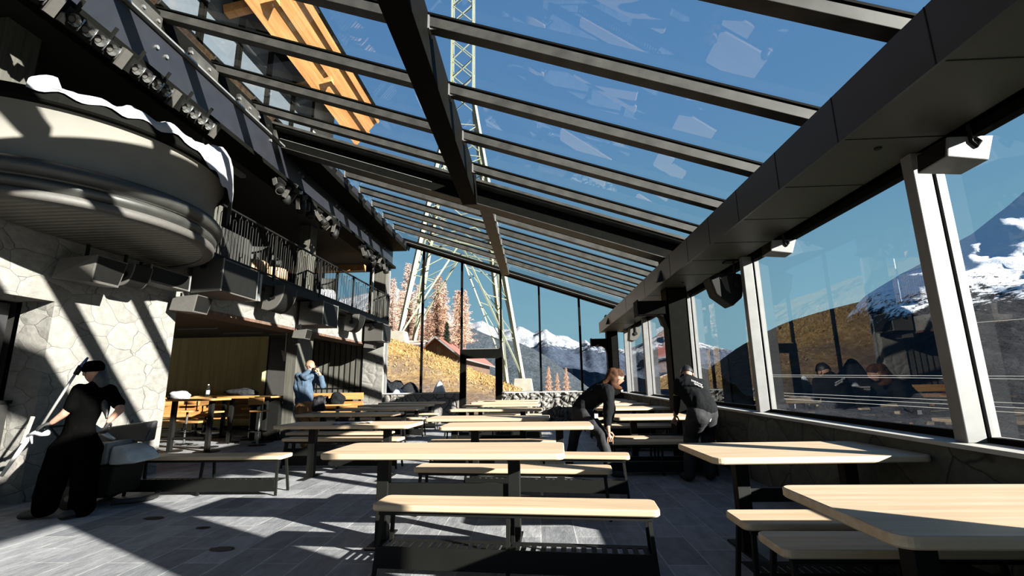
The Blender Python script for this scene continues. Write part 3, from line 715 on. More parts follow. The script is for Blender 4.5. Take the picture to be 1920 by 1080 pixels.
# ------------------------------------------------------------------ balcony railing
rl = root('balcony_railing',(0,0,0),0,'long black wrought iron railing with looped bars along the upper gallery','railing')
def rxx(y): return -5.5+.033*(y-7.3)
MB().bar((rxx(7.2),7.2,4.47),(rxx(16.15),16.15,4.40),.05,.03).obj('top_rail','black',rl)
MB().bar((rxx(7.2),7.2,3.56),(rxx(16.15),16.15,3.50),.03,.03).obj('bottom_rail','black',rl)
for y in (7.25,9.2,11.15,13.1,15.05,16.1): MB().box(rxx(y)-.02,rxx(y)+.02,y-.02,y+.02,3.45,4.42).obj('rail_post','black',rl)
y = 7.35; kk = 0
while y < 16.0:
    x = rxx(y); t0 = 4.455-.0078*(y-7.2); b0 = 3.575-.0067*(y-7.2); w = .085; s = kk % 5
    hh = (.06,.13,.09,.17,.08)[s]; lo = (.10,.04,.14,.05,.03)[s]; r_ = .0075
    m = MB().tube([(x,y+w*.5,t0),(x,y+w*.5,t0-hh*.5)],r_,5)
    m.tube([(x,y,b0+lo),(x,y,t0-hh),(x,y+w*.25,t0-hh+.03),(x,y+w*.75,t0-hh+.03),(x,y+w,t0-hh),(x,y+w,b0+lo*.6)],r_,5)
    if s in (0,2): m.tube([(x,y,b0+lo),(x,y-.05,b0+lo),(x,y-.05,b0)],r_,5)
    else: m.tube([(x,y,b0+lo),(x,y,b0)],r_,5)
    m.tube([(x,y+w,b0+lo*.6),(x,y+w,b0)],r_,5)
    m.obj('baluster','black',rl); y += .165; kk += 1
# seats on the gallery
def gallery_seat(x, y, a, mat, label):
    t = root('tub_chair',(x,y,3.52),a,label,'chair','tub chairs on the gallery')
    MB().lathe([(.0,.40),(.27,.40),(.30,.36),(.30,.14),(.0,.12)],seg=20).obj('seat',mat,t,True)
    MB().lathe([(.28,.14),(.33,.40),(.36,.80),(.33,.83),(.28,.80),(.27,.42)],seg=24,a0=0,a1=pi*1.15).obj('backrest','grey_seat',t,True)
    for k in range(4): MB().bar((.2*cos(k*pi/2+.7),.2*sin(k*pi/2+.7),.13),(.23*cos(k*pi/2+.7),.23*sin(k*pi/2+.7),0),.025).obj('leg','black',t)
    return t
gallery_seat(-5.95,10.05,.6,'warm_cushion','grey tub chair with a sunlit tan seat before the gallery pillar')
gallery_seat(-6.0,9.35,.4,'warm_cushion','grey tub chair with a tan seat, second from the gallery pillar')
gallery_seat(-5.9,12.6,.8,'cloth_white','grey tub chair holding white cloth beyond the gallery pillar')
o = MB().box(-5.78,-5.73,7.5,8.85,3.52,4.2).obj('upholstered_screen','grey_seat'); tag(o,'low grey upholstered screen behind the railing next to the drum','screen')
lt = root('lantern',(-6.02,8.62,3.98),0,'small red glass lantern on a dark side table behind the railing','lantern')
MB().lathe([(0,0),(.05,0),(.06,.06),(.045,.14),(0,.15)],seg=14).obj('glass_body','red_lamp',lt,True); MB().lathe([(.03,.15),(.03,.17),(0,.17)],seg=10).obj('lid','black',lt)
sd = root('side_table',(-6.02,8.62,3.52),0,'dark round side table under the red lantern','table')
MB().lathe([(0,.43),(.22,.43),(.22,.46),(0,.46)],seg=20).obj('tabletop','black',sd); MB().lathe([(.02,0),(.02,.43)],seg=10).obj('stem','black',sd); MB().lathe([(0,0),(.14,0),(.14,.01),(0,.02)],seg=16).obj('foot','black',sd)

# ------------------------------------------------------------------ loudspeakers
def bracket(o, p, q):
    MB().bar(p,q,.03).lathe([(0,-.02),(.05,-.02),(.05,.02),(0,.02)],q,14,axis='y').obj('yoke','black',o)
def box_speaker(name, x, y, z, w, d, h, label, taper=.25, grp='box loudspeakers under the gallery'):
    """cabinet: narrow toward the wall side, front grille facing +x; w along y"""
    o = root(name,(x,y,z),0,label,'loudspeaker',grp)
    m = MB().prism([(-d/2,-w/2*(1-taper),-h/2),(d/2,-w/2,-h/2),(d/2,w/2,-h/2),(-d/2,w/2*(1-taper),-h/2)],(0,0,h))
    m.obj('cabinet','speaker',o,bevel=.006)
    MB().box(d/2,d/2+.012,-w/2+.03,w/2-.03,-h/2+.03,h/2-.03).obj('grille','black',o)
    MB().box(d/2,d/2+.016,-w/2,-w/2+.018,-h/2,h/2).box(d/2,d/2+.016,w/2-.018,w/2,-h/2,h/2).obj('edge_trim','grey_plastic',o)
    bracket(o,(0,-w/2-.03,h/2+.02),(0,-w/2-.03,h/4))
    return o
def wedge(name, x, y, z, s, label, grp='small wedge loudspeakers'):
    o = root(name,(x,y,z),0,label,'loudspeaker',grp)
    MB().hexa([(-.5*s,-.5*s,-.30*s),(.32*s,-.30*s,-.38*s),(.32*s,.5*s,-.38*s),(-.5*s,.5*s,-.30*s),(-.4*s,-.5*s,.2*s),(.5*s,-.4*s,.3*s),(.5*s,.5*s,.3*s),(-.4*s,.5*s,.2*s)]).obj('cabinet','speaker',o,bevel=.006)
    MB().add([(.33*s,-.26*s,-.34*s),(.33*s,.46*s,-.34*s),(.505*s,.46*s,.26*s),(.505*s,-.36*s,.26*s)],[(0,1,2,3)]).obj('grille','black',o)
    bracket(o,(-.2*s,0,.7*s),(-.2*s,0,.25*s))
    return o
def round_speaker(name, x, y, z, s, label, grp='round backed loudspeakers'):
    o = root(name,(x,y,z),0,label,'loudspeaker',grp)
    n = 12; poly = [(-.1*s,-.32*s,.30*s),(.38*s,-.32*s,.30*s)]+[(.38*s*cos(t)-.0*s,-.32*s,.30*s-.62*s*sin(t)) for t in [pi/2*k/n for k in range(1,n+1)]]+[(-.16*s,-.32*s,-.28*s)]
    MB().prism(poly,(0,.64*s,0)).obj('cabinet','speaker',o,bevel=.006)
    poly = [(.39*s*cos(t),-.27*s,.30*s-.63*s*sin(t)) for t in [pi/2*k/n for k in range(0,n+1)]]+[(.36*s*cos(t),-.27*s,.30*s-.58*s*sin(t)) for t in [pi/2*k/n for k in range(n,-1,-1)]]
    MB().prism(poly,(0,.54*s,0)).obj('grille','black',o)
    bracket(o,(.12*s,-.34*s,.55*s),(.12*s,-.34*s,0))
    MB().tube([(.12*s+.06*s*cos(t),-.36*s,.06*s*sin(t)) for t in [2*pi*k/14 for k in range(11)]],.012,6).obj('hook_cable','black',o)
    return o
a = box_speaker('subwoofer',-5.50,7.78,3.14,1.0,.62,.56,'largest grey box loudspeaker under the gallery, next to the drum',.3)
MB().box(.02,.30,.60,.66,-.26,.26).obj('side_port','grey_plastic',a)
wedge('monitor_speaker',-5.70,7.35,2.66,.42,'small wedge loudspeaker under the largest box loudspeaker')
round_speaker('ceiling_speaker',-5.55,9.55,3.12,.85,'round backed loudspeaker beyond the largest box loudspeaker')
MB().box(.1,.2,.0,.3,-.45,-.2)
box_speaker('subwoofer',-5.45,11.35,3.04,.85,.60,.58,'grey box loudspeaker in the middle of the gallery edge',.1)
wedge('monitor_speaker',-5.62,10.95,2.53,.34,'small wedge loudspeaker under the middle box loudspeaker')
round_speaker('ceiling_speaker',-5.45,13.5,3.10,.80,'round backed loudspeaker between the two farther box loudspeakers')
box_speaker('subwoofer',-5.32,15.4,3.0,.85,.62,.58,'grey box loudspeaker at the far end of the gallery edge',.1)
wedge('monitor_speaker',-5.5,15.3,2.62,.36,'small wedge loudspeaker by the far stone pier')
# under the drum
wedge('monitor_speaker',-5.70,5.55,2.80,.5,'grey wedge loudspeaker under the round balcony')
rs = round_speaker('ceiling_speaker',-5.7,6.12,2.84,.5,'round backed loudspeaker in the shade under the round balcony')
o = box_speaker('line_speaker',-5.72,6.72,2.95,.8,.25,.26,'long flat black loudspeaker in the shade under the round balcony',.1)
# window side loudspeakers
def side_speaker(x, y, z, s, label):
    o = root('side_speaker',(x,y,z),0,label,'loudspeaker','small loudspeakers along the window head')
    MB().hexa([(-.45*s,-.45*s,-.22*s),(.40*s,-.45*s,-.34*s),(.55*s,.4*s,-.30*s),(-.40*s,.45*s,-.22*s),(-.35*s,-.45*s,.25*s),(.62*s,-.45*s,.25*s),(.62*s,.45*s,.25*s),(-.35*s,.45*s,.25*s)]).obj('cabinet','mullion',o,bevel=.008)
    MB().add([(-.46*s,-.4*s,-.2*s),(-.41*s,.4*s,-.2*s),(-.36*s,.4*s,.23*s),(-.36*s,-.4*s,.23*s)],[(0,1,2,3)]).obj('grille','black',o)
    MB().tube([(.1*s,-.47*s,.5*s),(.1*s,-.47*s,.1*s),(.2*s,-.47*s,-.02*s),(.3*s,-.47*s,.1*s),(.2*s,-.47*s,.18*s)],.012,6).obj('yoke','black',o)
    return o
side_speaker(2.87,3.12,2.78,.30,'small grey loudspeaker on the big window post closest to the camera')
side_speaker(2.85,5.45,2.80,.28,'small grey loudspeaker on the window head above the second window')
def pendant(x, y, z, s, label):
    o = root('pendant_speaker',(x,y,z),0,label,'loudspeaker','dark shield shaped loudspeakers on the window side')
    MB().prism([(-.42*s,-.2*s,.22*s),(-.30*s,-.2*s,-.22*s),(.08*s,-.2*s,-.52*s),(.34*s,-.2*s,-.30*s),(.42*s,-.2*s,.1*s),(.36*s,-.2*s,.3*s),(-.2*s,-.2*s,.34*s)],(0,.5*s,0)).obj('cabinet','black',o,bevel=.02)
    MB().prism([(-.16*s,-.215*s,.2*s),(0,-.215*s,.24*s),(.05*s,-.215*s,-.2*s),(-.06*s,-.215*s,-.1*s)],(0,.012*s,0)).obj('side_panel','speaker',o)
    MB().lathe([(0,-.03),(.07*s,-.03),(.07*s,.0),(0,.0)],(.2*s,-.22*s,.0),16,axis='y').bar((.2*s,-.22*s,.0),(.2*s,-.22*s,2.95-z),.05*s,.02).box(.05*s,.36*s,-.2*s,.1*s,2.93-z,2.95-z).obj('yoke','black',o)
    return o
pendant(2.68,6.62,2.58,.56,'large dark shield shaped loudspeaker hanging at the second window post')
pendant(2.72,9.6,2.52,.5,'dark loudspeaker half hidden behind the portal column')
o = round_speaker('ceiling_speaker',2.75,13.6,2.62,.62,'round backed grey loudspeaker by the last windows under the bulkhead')

# ------------------------------------------------------------------ stage lights on the eaves girder
def make_bar_light(nc=4):
    o = root('cell_light_bar')
    MB().box(-.10,.0,0,.62,-.10,.10).obj('housing','black',o)
    for i in range(nc):
        y = .08+.155*i
        q = MB().lathe([(.035,-.015),(.07,.045)],(.0,y,0),12,axis='x').box(.0,.05,y+.074,y+.080,-.08,.08).obj('reflector_cup','chrome',o,True)
        MB().lathe([(0,.0),(.034,.0)],(.004,y,0),12,axis='x').obj('lens','speaker',q,True)
    MB().prism([(-.02,.66,-.12),(.04,.66,-.12),(.04,.66,.12),(-.02,.66,.12)],(0,.10,0)).obj('end_plate','speaker',o)
    MB().bar((-.05,.1,.1),(-.05,.1,.26),.03).obj('clamp','black',o); MB().bar((-.05,.52,.1),(-.05,.52,.26),.03).obj('clamp','black',o)
    return o
bl = make_bar_light(); ys = [3.25,4.08,4.9,5.75]
names = ['topmost','second from the top','third from the top','fourth from the top']
for i, y in enumerate(ys):
    o = bl if i == 0 else dup(bl); o.location = (-5.0,y,5.28); o.rotation_euler = (0,.5,0)
    tag(o,'black light bar with round chrome cells under the blue grey girder, '+names[i],'stage light','cell light bars')
def make_head():
    o = root('moving_head_light')
    MB().box(-.10,.10,-.11,.11,.06,.16).obj('base','black',o)
    MB().box(-.04,.04,-.14,-.11,-.14,.10).box(-.04,.04,.11,.14,-.14,.10).obj('yoke','speaker',o)
    MB().lathe([(0,-.24),(.085,-.24),(.10,-.18),(.09,-.06),(.05,-.01),(0,0)],seg=14).obj('head','black',o,True)
    MB().lathe([(.07,-.245),(.085,-.245)],seg=14).obj('lens_ring','chrome',o)
    MB().box(-.03,.03,-.03,.03,.16,.24).obj('clamp','chrome',o)
    return o
hd = make_head(); first = True
for i, y in enumerate((8.5,8.95,9.4,9.85,10.3,10.75,11.2,13.2,13.7,14.2,14.7,15.2)):
    o = hd if first else dup(hd); first = False
    o.location = (-5.08,y,5.26); o.rotation_euler = (.25*((i*7)%5-2),.35*((i*3)%4-1.5),0)
    tag(o,('black moving head light in the closer cluster of seven under the girder' if i < 7 else 'black moving head light in the far cluster of five under the girder'),'stage light','moving heads, '+('closer cluster' if i < 7 else 'far cluster'))
struct(MB().tube([(-5.08,3.0,5.5),(-5.08,16.1,5.5)],.024,8).obj('lighting_truss_tube','black'))
for i, (y, n_) in enumerate(((7.2,'closer'),(7.9,'farther'))):
    o = MB().box(-5.9,-5.78,y,y+.6,5.44,5.5).obj('linear_lamp','mullion'); tag(o,'thin grey linear lamp under the gallery ceiling, the '+n_+' one','lamp','linear lamps under the gallery ceiling')

# ================================================================== OUTSIDE
def smooth(a, b, x):
    t = max(0,min(1,(x-a)/(b-a))); return t*t*(3-2*t)
def ground(x, y):
    hill = .55-.40*(x+1.0)
    if x > -1: hill = .55-.55*(x+1.0)
    hill = max(-26,min(15,hill))
    z = -.3+(hill+.3)*smooth(17.2,29,y)
    if x < -1: z += .25*smooth(18,24,y)
    if y > 34: z -= (y-34)*(.16 if x > -9 else .02)
    z += .22*noise.noise(Vector((x*.5,y*.5,0)))*smooth(18,24,y)+.10*noise.noise(Vector((x*1.7,y*1.7,4)))*smooth(18,24,y)
    if x > 3.3: z -= min(18,(x-3.3)*.8)
    return max(z,-30)
m = MB(); xs = [-70+140*i/180 for i in range(181)]; ys = [16.35+110*(j/130)**1.5 for j in range(131)]
m.v = [(x,y,ground(x,y)) for y in ys for x in xs]; nX = len(xs)
m.f = [(j*nX+i,j*nX+i+1,(j+1)*nX+i+1,(j+1)*nX+i) for j in range(len(ys)-1) for i in range(nX-1)]
struct(m.obj('hillside','meadow',smooth=True))
struct(MB().add([(3.4,-200,-9),(400,-200,-60),(400,200,-60),(3.4,200,-9)],[(0,1,2,3)]).obj('slope_valley_side','spruce'))
m = MB()
m.add([(-9000,-3000,-70),(9000,-3000,-70),(9000,9000,-70),(-9000,9000,-70)],[(0,1,2,3)])
struct(m.obj('ground_valley','spruce'))
# grass tufts
m = MB(); r2 = random.Random(3)
for i in range(14000):
    x = r2.uniform(-16,1.5); y = r2.uniform(22,37)
    if y < 23+r2.random()*3-.3*x*.3: continue
    z = ground(x,y)-.02; a = r2.uniform(0,pi); h = r2.uniform(.05,.2); l = r2.uniform(-.14,.14); w = r2.uniform(.015,.045)
    m.add([(x-w*cos(a),y-w*sin(a),z),(x+w*cos(a),y+w*sin(a),z),(x+l,y+l*.5-.05,z+h)],[(0,1,2)])
M['straw'] = plain('golden_straw',(.48,.32,.13),.9,0,.1,.4,3)
tag(m.obj('grass','straw'),'golden dry grass covering the slope outside the end wall','grass',kind='stuff')
# snow patches and dark mulch bank behind the low wall
m = MB()
def patch(cx, cy, sx, sy, h, seed):
    nu, nv = 26, 8; b = len(m.v)
    for j in range(nv+1):
        for i in range(nu):
            t = 2*pi*i/nu; r = j/nv; k_ = 1+.35*noise.noise(Vector((cos(t)*1.5,sin(t)*1.5,seed)))
            x, y = cx+sx*r*k_*cos(t), cy+sy*r*k_*sin(t)
            m.v.append((x,y,ground(x,y)+h*(1-r*r)*(1+.4*noise.noise(Vector((x*2,y*2,seed))))-.02))
    m.f.extend((b+j*nu+i,b+j*nu+(i+1)%nu,b+(j+1)*nu+(i+1)%nu,b+(j+1)*nu+i) for j in range(nv) for i in range(nu))
for c in ((-5.3,17.6,1.1,.4,1.25,1),(-3.7,17.9,.6,.4,1.5,2),(-6.6,18.3,1.2,.5,1.2,3)): patch(*c)
tag(m.obj('snow','snow',smooth=True),'leftover white snow heaps outside behind the low end wall','snow',kind='stuff')
m = MB(); patch(-5.4,19.2,1.7,.5,1.35,5); patch(-6.8,20.2,1.5,.8,1.5,9)
tag(m.obj('soil_bank','bag_dark',smooth=True),'dark shaded soil and rubble bank behind the snow heaps','soil',kind='stuff')
# concrete footings
def block(c, sx, sy, h, label, seed):
    x, y = c; z = min(ground(x+a_*sx,y+b_*sy) for a_ in (-.5,.5) for b_ in (-.5,.5))-.2
    m = MB(); top = z+h+.2; q = .36
    m.hexa([(x-sx/2,y-sy/2,z),(x+sx/2,y-sy/2,z),(x+sx/2,y+sy/2,z),(x-sx/2,y+sy/2,z),(x-sx*q,y-sy*q,top),(x+sx*q,y-sy*q,top),(x+sx*q,y+sy*q,top),(x-sx*q,y+sy*q,top)])
    o = m.obj('concrete_footing','concrete',bevel=.08); tag(o,label,'concrete block','concrete pylon footings'); return top
p = atY(983,708,33); zt = block((p.x-.1,33.0),1.7,1.6,1.6,'pale concrete footing under the pylon leg closest to the middle of the end wall',1)
p2 = atY(744,655,33); block((p2.x+.1,33.0),1.5,1.3,1.0,'pale concrete footing high on the slope under the far uphill pylon leg',2)
# lattice pylon
py = root('lattice_pylon',(-5.8,37,0),0,'tall pale green steel lattice pylon straddling the slope outside','pylon')
def rel(v): return Vector(v)-Vector((-5.8,37,0))
base = [atY(743,640,33.2),atY(983,713,33.2),atY(950,702,41.4),atY(777,622,41.4)]
wst = [atY(846,185,36.2),atY(887,185,36.2),atY(889,197,38.4),atY(849,197,38.4)]
zw = wst[0].z
for q in wst: q.z = zw
top = [Vector((q.x*1.0-.05,q.y,72)) for q in wst]
for i in range(4):
    m = MB().bar(rel(base[i]-Vector((0,0,.8))),rel(wst[i]),.30,.30).bar(rel(wst[i]),rel(top[i]),.16,.16); m.obj('leg','pylon',py)
def lerp(a, b, t): return a+(b-a)*t
lv = [0,.14,.28,.42,.56,.68,.80,.9,1.0]
for s in range(4):
    a0, a1, b0, b1 = base[s], base[(s+1)%4], wst[s], wst[(s+1)%4]; m = MB()
    hz = .40; L0, L1 = lerp(a0,b0,hz), lerp(a1,b1,hz); mid = (L0+L1)/2
    m.bar(rel(L0),rel(L1),.12)
    m.bar(rel(a0),rel(mid),.12).bar(rel(a1),rel(mid),.12)          # big inverted V between the legs
    for t in (.12,.24,.36,.5,.62,.75,.88):
        P0, P1 = lerp(a0,b0,t), lerp(a1,b1,t)
        if t < hz:
            q0 = lerp(a0,mid,t/hz); q1 = lerp(a1,mid,t/hz)
            m.bar(rel(P0),rel(q0),.07).bar(rel(P1),rel(q1),.07); t2 = max(0,t-.12)
            m.bar(rel(lerp(a0,b0,t2)),rel(q0),.06).bar(rel(lerp(a1,b1,t2)),rel(q1),.06)
        else:
            t2 = t-.12; m.bar(rel(P0),rel(P1),.08).bar(rel(lerp(a0,b0,t2)),rel(P1),.08).bar(rel(lerp(a1,b1,t2)),rel(P0),.08)
    z = zw
    while z < 71:
        k_ = (z-zw)/(72-zw); k2 = (z+1.9-zw)/(72-zw)
        A0, A1, B0, B1 = lerp(wst[s],top[s],k_), lerp(wst[(s+1)%4],top[(s+1)%4],k_), lerp(wst[s],top[s],k2), lerp(wst[(s+1)%4],top[(s+1)%4],k2)
        m.bar(rel(A0),rel(B1),.07).bar(rel(A1),rel(B0),.07); z += 1.9
    m.obj('lattice_bracing','pylon',py)
# power lines
for i, (za, zb) in enumerate(((38,36),(42,40))):
    pts = []
    for j in range(21):
        t = j/20; pts.append((-60+75*t,34+6*i,za+(zb-za)*t-5*sin(pi*t)*0))
for i, (u0,v0,u1,v1) in enumerate(((1440,706,2050,712),(1440,703,2050,706),(1470,737,2050,762),(1470,742,2050,772),(1470,748,2050,782),(1790,608,2050,588))):
    o = MB().tube([atY(u0,v0,24),atY(u1,v1,24)],.012,5).obj('overhead_cable','mullion')
    tag(o,'thin pale cable strung outside the big side windows','cable','cables outside the side windows')
# barn
bn = root('barn',(-9.4,44,3.2),-.03,'small brown timber barn with a faded red roof on the slope behind the pylon','barn')
pk = atY(816,632,44).z-3.2
MB().box(-1.9,1.9,0,24,-1.0,pk-1.7).prism([(-1.9,0,pk-1.7),(1.9,0,pk-1.7),(0,0,pk-.12)],(0,24,0)).obj('wall','barn',bn)
MB().prism([(-2.6,-.9,pk-2.15),(0,-.9,pk-.1),(0,-.9,pk),(-2.6,-.9,pk-2.03)],(0,26,0)).prism([(0,-.9,pk-.1),(2.6,-.9,pk-2.15),(2.6,-.9,pk-2.03),(0,-.9,pk)],(0,26,0)).obj('roof','redroof',bn)
MB().bar((-2.6,-.92,pk-2.1),(0,-.92,pk-.05),.06,.16).bar((2.6,-.92,pk-2.1),(0,-.92,pk-.05),.06,.16).bar((2.62,-.9,pk-2.1),(2.62,25.1,pk-2.1),.06,.14).obj('verge_board','mullion',bn)
# trees
def make_tree(mat, h, w, n, seed, name='larch_tree', dens=1.0):
    t = root(name); r3 = random.Random(seed)
    MB().tube([(0,0,-.5),(.05,0,h*.5),(0,0,h*.97)],[w*.05,w*.035,.01],7).obj('trunk','bark',t)
    m = MB()
    for i in range(n):
        q = 1-(1-r3.random())**.75; z = h*(.10+.88*q); lvl = int(z*3.2); gap = .72+.28*sin(lvl*2.1+seed)
        rr = w*.5*(1-z/h)**.75*gap*r3.uniform(.25,1.12)+.04; a = r3.uniform(0,2*pi)
        c = Vector((rr*cos(a),rr*sin(a),z-.18*rr)); L = r3.uniform(.10,.30)*dens
        d = Vector((cos(a),sin(a),r3.uniform(-.9,.5))).normalized(); e = Vector((-sin(a),cos(a),r3.uniform(-1,1))).normalized()
        m.add([c-e*L*.16,c+e*L*.16,c+d*L],[(0,1,2)])
        if i % 9 == 0: m.add([(0,0,z),(.0,.03,z+.06),c],[(0,1,2)])
    m.obj('crown',mat,t); return t
lt_ = [make_tree('larch',7,3.2,3800,1),make_tree('larch_pale',8,3.4,3800,2),make_tree('spruce',7,2.8,3800,3,'spruce_tree',1.6)]
r4 = random.Random(12); cnt = [0,0,0]
spots = []
tries = 0
while len(spots) < 38 and tries < 6000:
    tries += 1; u = 700+r4.random()*172; Yd = r4.uniform(50,98); xx = atY(u,600,Yd).x
    if all((xx-q[4])**2+(Yd-q[1])**2 > 3.1**2 for q in spots): spots.append((u,Yd,0 if r4.random() < .4 else 1,r4.uniform(.8,1.35),xx))
spots += [(838,47,2,.42,0)]
LB = ['rust coloured larch in the hillside wood behind the pylon legs','pale bare larch in the hillside wood behind the pylon legs','dark spruce beside the barn roof among the larches']
firsts = [True]*3
for u, Yd, k_, s, _x in spots:
    x = atY(u,600,Yd).x
    vb = 640 if u < 800 else 655
    z = atY(u,vb-(Yd-52)*.35,Yd).z
    o = lt_[k_] if firsts[k_] else dup(lt_[k_]); firsts[k_] = False
    o.location = (x,Yd,z); o.scale = (s,s,s*1.0); o.rotation_euler = (0,0,r4.random()*6)
    tag(o,LB[k_],'tree','trees in the hillside wood' if k_ < 2 else None)
for i, (u, v, s) in enumerate(((1030,700,.62),(1046,702,.56),(1063,694,.72))):
    o = dup(lt_[0]); p = atY(u,752,60+6*i); o.location = p; o.scale = (s*.8,s*.8,s); tag(o,('orange larch beyond the end wall, the slender one at the window post','orange larch beyond the end wall, shortest of three','orange larch beyond the end wall, the tallest and fullest of three')[i],'tree','three orange larches in the valley')
# wood floor of the forest: terrain carrying the trees
m = MB()
for j in range(13):
    Yd = 44+4.5*j
    for i in range(15):
        u = 640+20*i; vb = (640 if u < 800 else 655)
        vb = 640 if u < 800 else 640+(u-800)*.9
        p = atY(u,vb-(Yd-52)*.35+3,Yd); m.v.append((p.x,p.y,p.z+.3*noise.noise(p*.3)))
m.f = [(j*15+i,j*15+i+1,(j+1)*15+i+1,(j+1)*15+i) for j in range(12) for i in range(14)]
struct(m.obj('hill_wood_floor','larch_pale',smooth=True))

# mountains
def mountain(name, ridge, Yd, depth, base, mat, amp, seed, nu=220, nv=46, rough=1.0):
    m = MB(); u0, u1 = ridge[0][0], ridge[-1][0]; H = []
    for i in range(nu+1):
        u = u0+(u1-u0)*i/nu
        for (a, va), (b_, vb) in zip(ridge, ridge[1:]):
            if a <= u <= b_: v = va+(vb-va)*(u-a)/(b_-a); break
        H.append(atY(u,v,Yd))
    zm = max(p.z for p in H)
    for j in range(-8,nv+1):
        t = j/nv
        for i, p in enumerate(H):
            hz = p.z-base
            if j < 0: y = p.y-depth*t*2.2; z = base+hz*(1+t*5.0*.8); z = max(z,base)
            else: y = p.y-depth*t; z = base+hz*((1-t)**1.25)
            x = p.x*(y/p.y)**.55
            q = Vector((x,y,0))/(amp*9)+Vector((seed,0,0))
            nz = noise.ridged_multi_fractal(q,1.0,2.1,6,1.0,2.0)-1.1
            n2 = noise.fractal(Vector((x,y,0))/(amp*1.6)+Vector((0,seed,0)),1.0,2.0,4)
            k_ = min(1,abs(t)*7)*(1-max(0,t))
            z += amp*(nz*.75*k_+n2*.10*rough*(.35+k_))
            m.v.append((x,y,z))
    n1 = nu+1
    m.f = [(j*n1+i,(j+1)*n1+i,(j+1)*n1+i+1,j*n1+i+1) for j in range(nv+8) for i in range(nu)]
    return struct(m.obj(name,mat,smooth=True))
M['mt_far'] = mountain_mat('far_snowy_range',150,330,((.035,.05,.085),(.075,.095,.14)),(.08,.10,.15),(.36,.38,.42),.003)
M['mt_forest'] = mountain_mat('haze_tinted_forest_slope',900,1200,((.045,.058,.075),(.12,.14,.165)),(.1,.1,.12),(.5,.5,.55),.01)  # distance haze mixed into the forest colours as a pale blue
M['mt_side'] = mountain_mat('dark_mountain_flank',130,260,((.010,.014,.022),(.035,.035,.045)),(.05,.055,.075),(1.7,1.78,1.95),.006)
M['mt_brown'] = mountain_mat('brown_wooded_shoulder',260,420,((.05,.035,.03),(.13,.085,.07)),(.1,.08,.07),(.5,.5,.55),.008)
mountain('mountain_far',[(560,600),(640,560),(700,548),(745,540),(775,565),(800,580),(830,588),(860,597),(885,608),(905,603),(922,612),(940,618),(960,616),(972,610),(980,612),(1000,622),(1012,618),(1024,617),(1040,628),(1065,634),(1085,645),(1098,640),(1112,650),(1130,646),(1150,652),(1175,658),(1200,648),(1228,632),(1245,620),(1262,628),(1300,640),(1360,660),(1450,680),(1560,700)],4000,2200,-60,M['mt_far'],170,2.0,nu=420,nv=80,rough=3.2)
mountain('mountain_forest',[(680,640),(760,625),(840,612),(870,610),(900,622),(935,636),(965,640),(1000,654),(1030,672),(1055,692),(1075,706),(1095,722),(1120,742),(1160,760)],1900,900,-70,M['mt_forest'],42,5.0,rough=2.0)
mountain('mountain_side',[(1330,760),(1480,716),(1540,655),(1590,592),(1620,556),(1650,538),(1693,510),(1740,487),(1785,462),(1820,440),(1850,416),(1890,385),(1920,358),(2000,300),(2150,250),(2400,230),(2700,330)],1500,1050,-60,M['mt_side'],60,8.0,rough=1.6)
mountain('mountain_shoulder',[(1330,690),(1380,654),(1423,629),(1460,610),(1487,600),(1533,586),(1575,575),(1610,566),(1660,565),(1800,600),(2000,650)],1900,900,-60,M['mt_brown'],24,3.0,rough=2.2)

# ================================================================== PEOPLE
def vox(name, joints, edges, mat, parent, size=.013, it=5, bumpy=0, f=14):
    """one continuous body surface fused from tapered limbs"""
    me = bpy.data.meshes.new(name); V = []; Fc = []
    def ell(c, r):
        b = len(V); nu, nv = 16, 10
        for j in range(nv+1):
            for i in range(nu):
                t, p = 2*pi*i/nu, pi*j/nv; V.append((c[0]+r[0]*sin(p)*cos(t),c[1]+r[1]*sin(p)*sin(t),c[2]+r[2]*cos(p)))
        Fc.extend((b+j*nu+i,b+(j+1)*nu+i,b+(j+1)*nu+(i+1)%nu,b+j*nu+(i+1)%nu) for j in range(nv) for i in range(nu))
    def rr(r):
        if not isinstance(r, tuple): return (r,r,r)
        return (r[0],r[1],min(r)) if len(r) == 2 else r
    for a, b in edges:
        A_, B_ = joints[a], joints[b]; ra, rb = rr(A_[3]), rr(B_[3]); L = (Vector(A_[:3])-Vector(B_[:3])).length; n = max(2,int(L/(min(min(ra),min(rb))*.35)))
        for k_ in range(n+1):
            t = k_/n; ell([A_[i]+(B_[i]-A_[i])*t for i in range(3)],[ra[i]+(rb[i]-ra[i])*t for i in range(3)])
    me.from_pydata(V,[],Fc); o = bpy.data.objects.new(name,me); C.objects.link(o)
    r = o.modifiers.new('r','REMESH'); r.mode = 'VOXEL'; r.voxel_size = size; r.use_smooth_shade = True
    q = o.modifiers.new('s','SMOOTH'); q.iterations = it; q.factor = .5
    dg = bpy.context.evaluated_depsgraph_get(); dg.update()
    nm = bpy.data.meshes.new_from_object(o.evaluated_get(dg)); bpy.data.objects.remove(o); nm.name = name
    nm.materials.clear(); nm.materials.append(M[mat])
    if bumpy:
        for v in nm.vertices:
            c = v.co; w = noise.noise(Vector((c.x*9,c.y*9,c.z*5)))+.6*abs(noise.noise(Vector((c.x*20,c.y*20,c.z*9+4)))); v.co += v.normal*w*bumpy
    for p in nm.polygons: p.use_smooth = True
    o = bpy.data.objects.new(name,nm); C.objects.link(o); o.parent = parent
    if parent: o.location = -parent.location
    return o
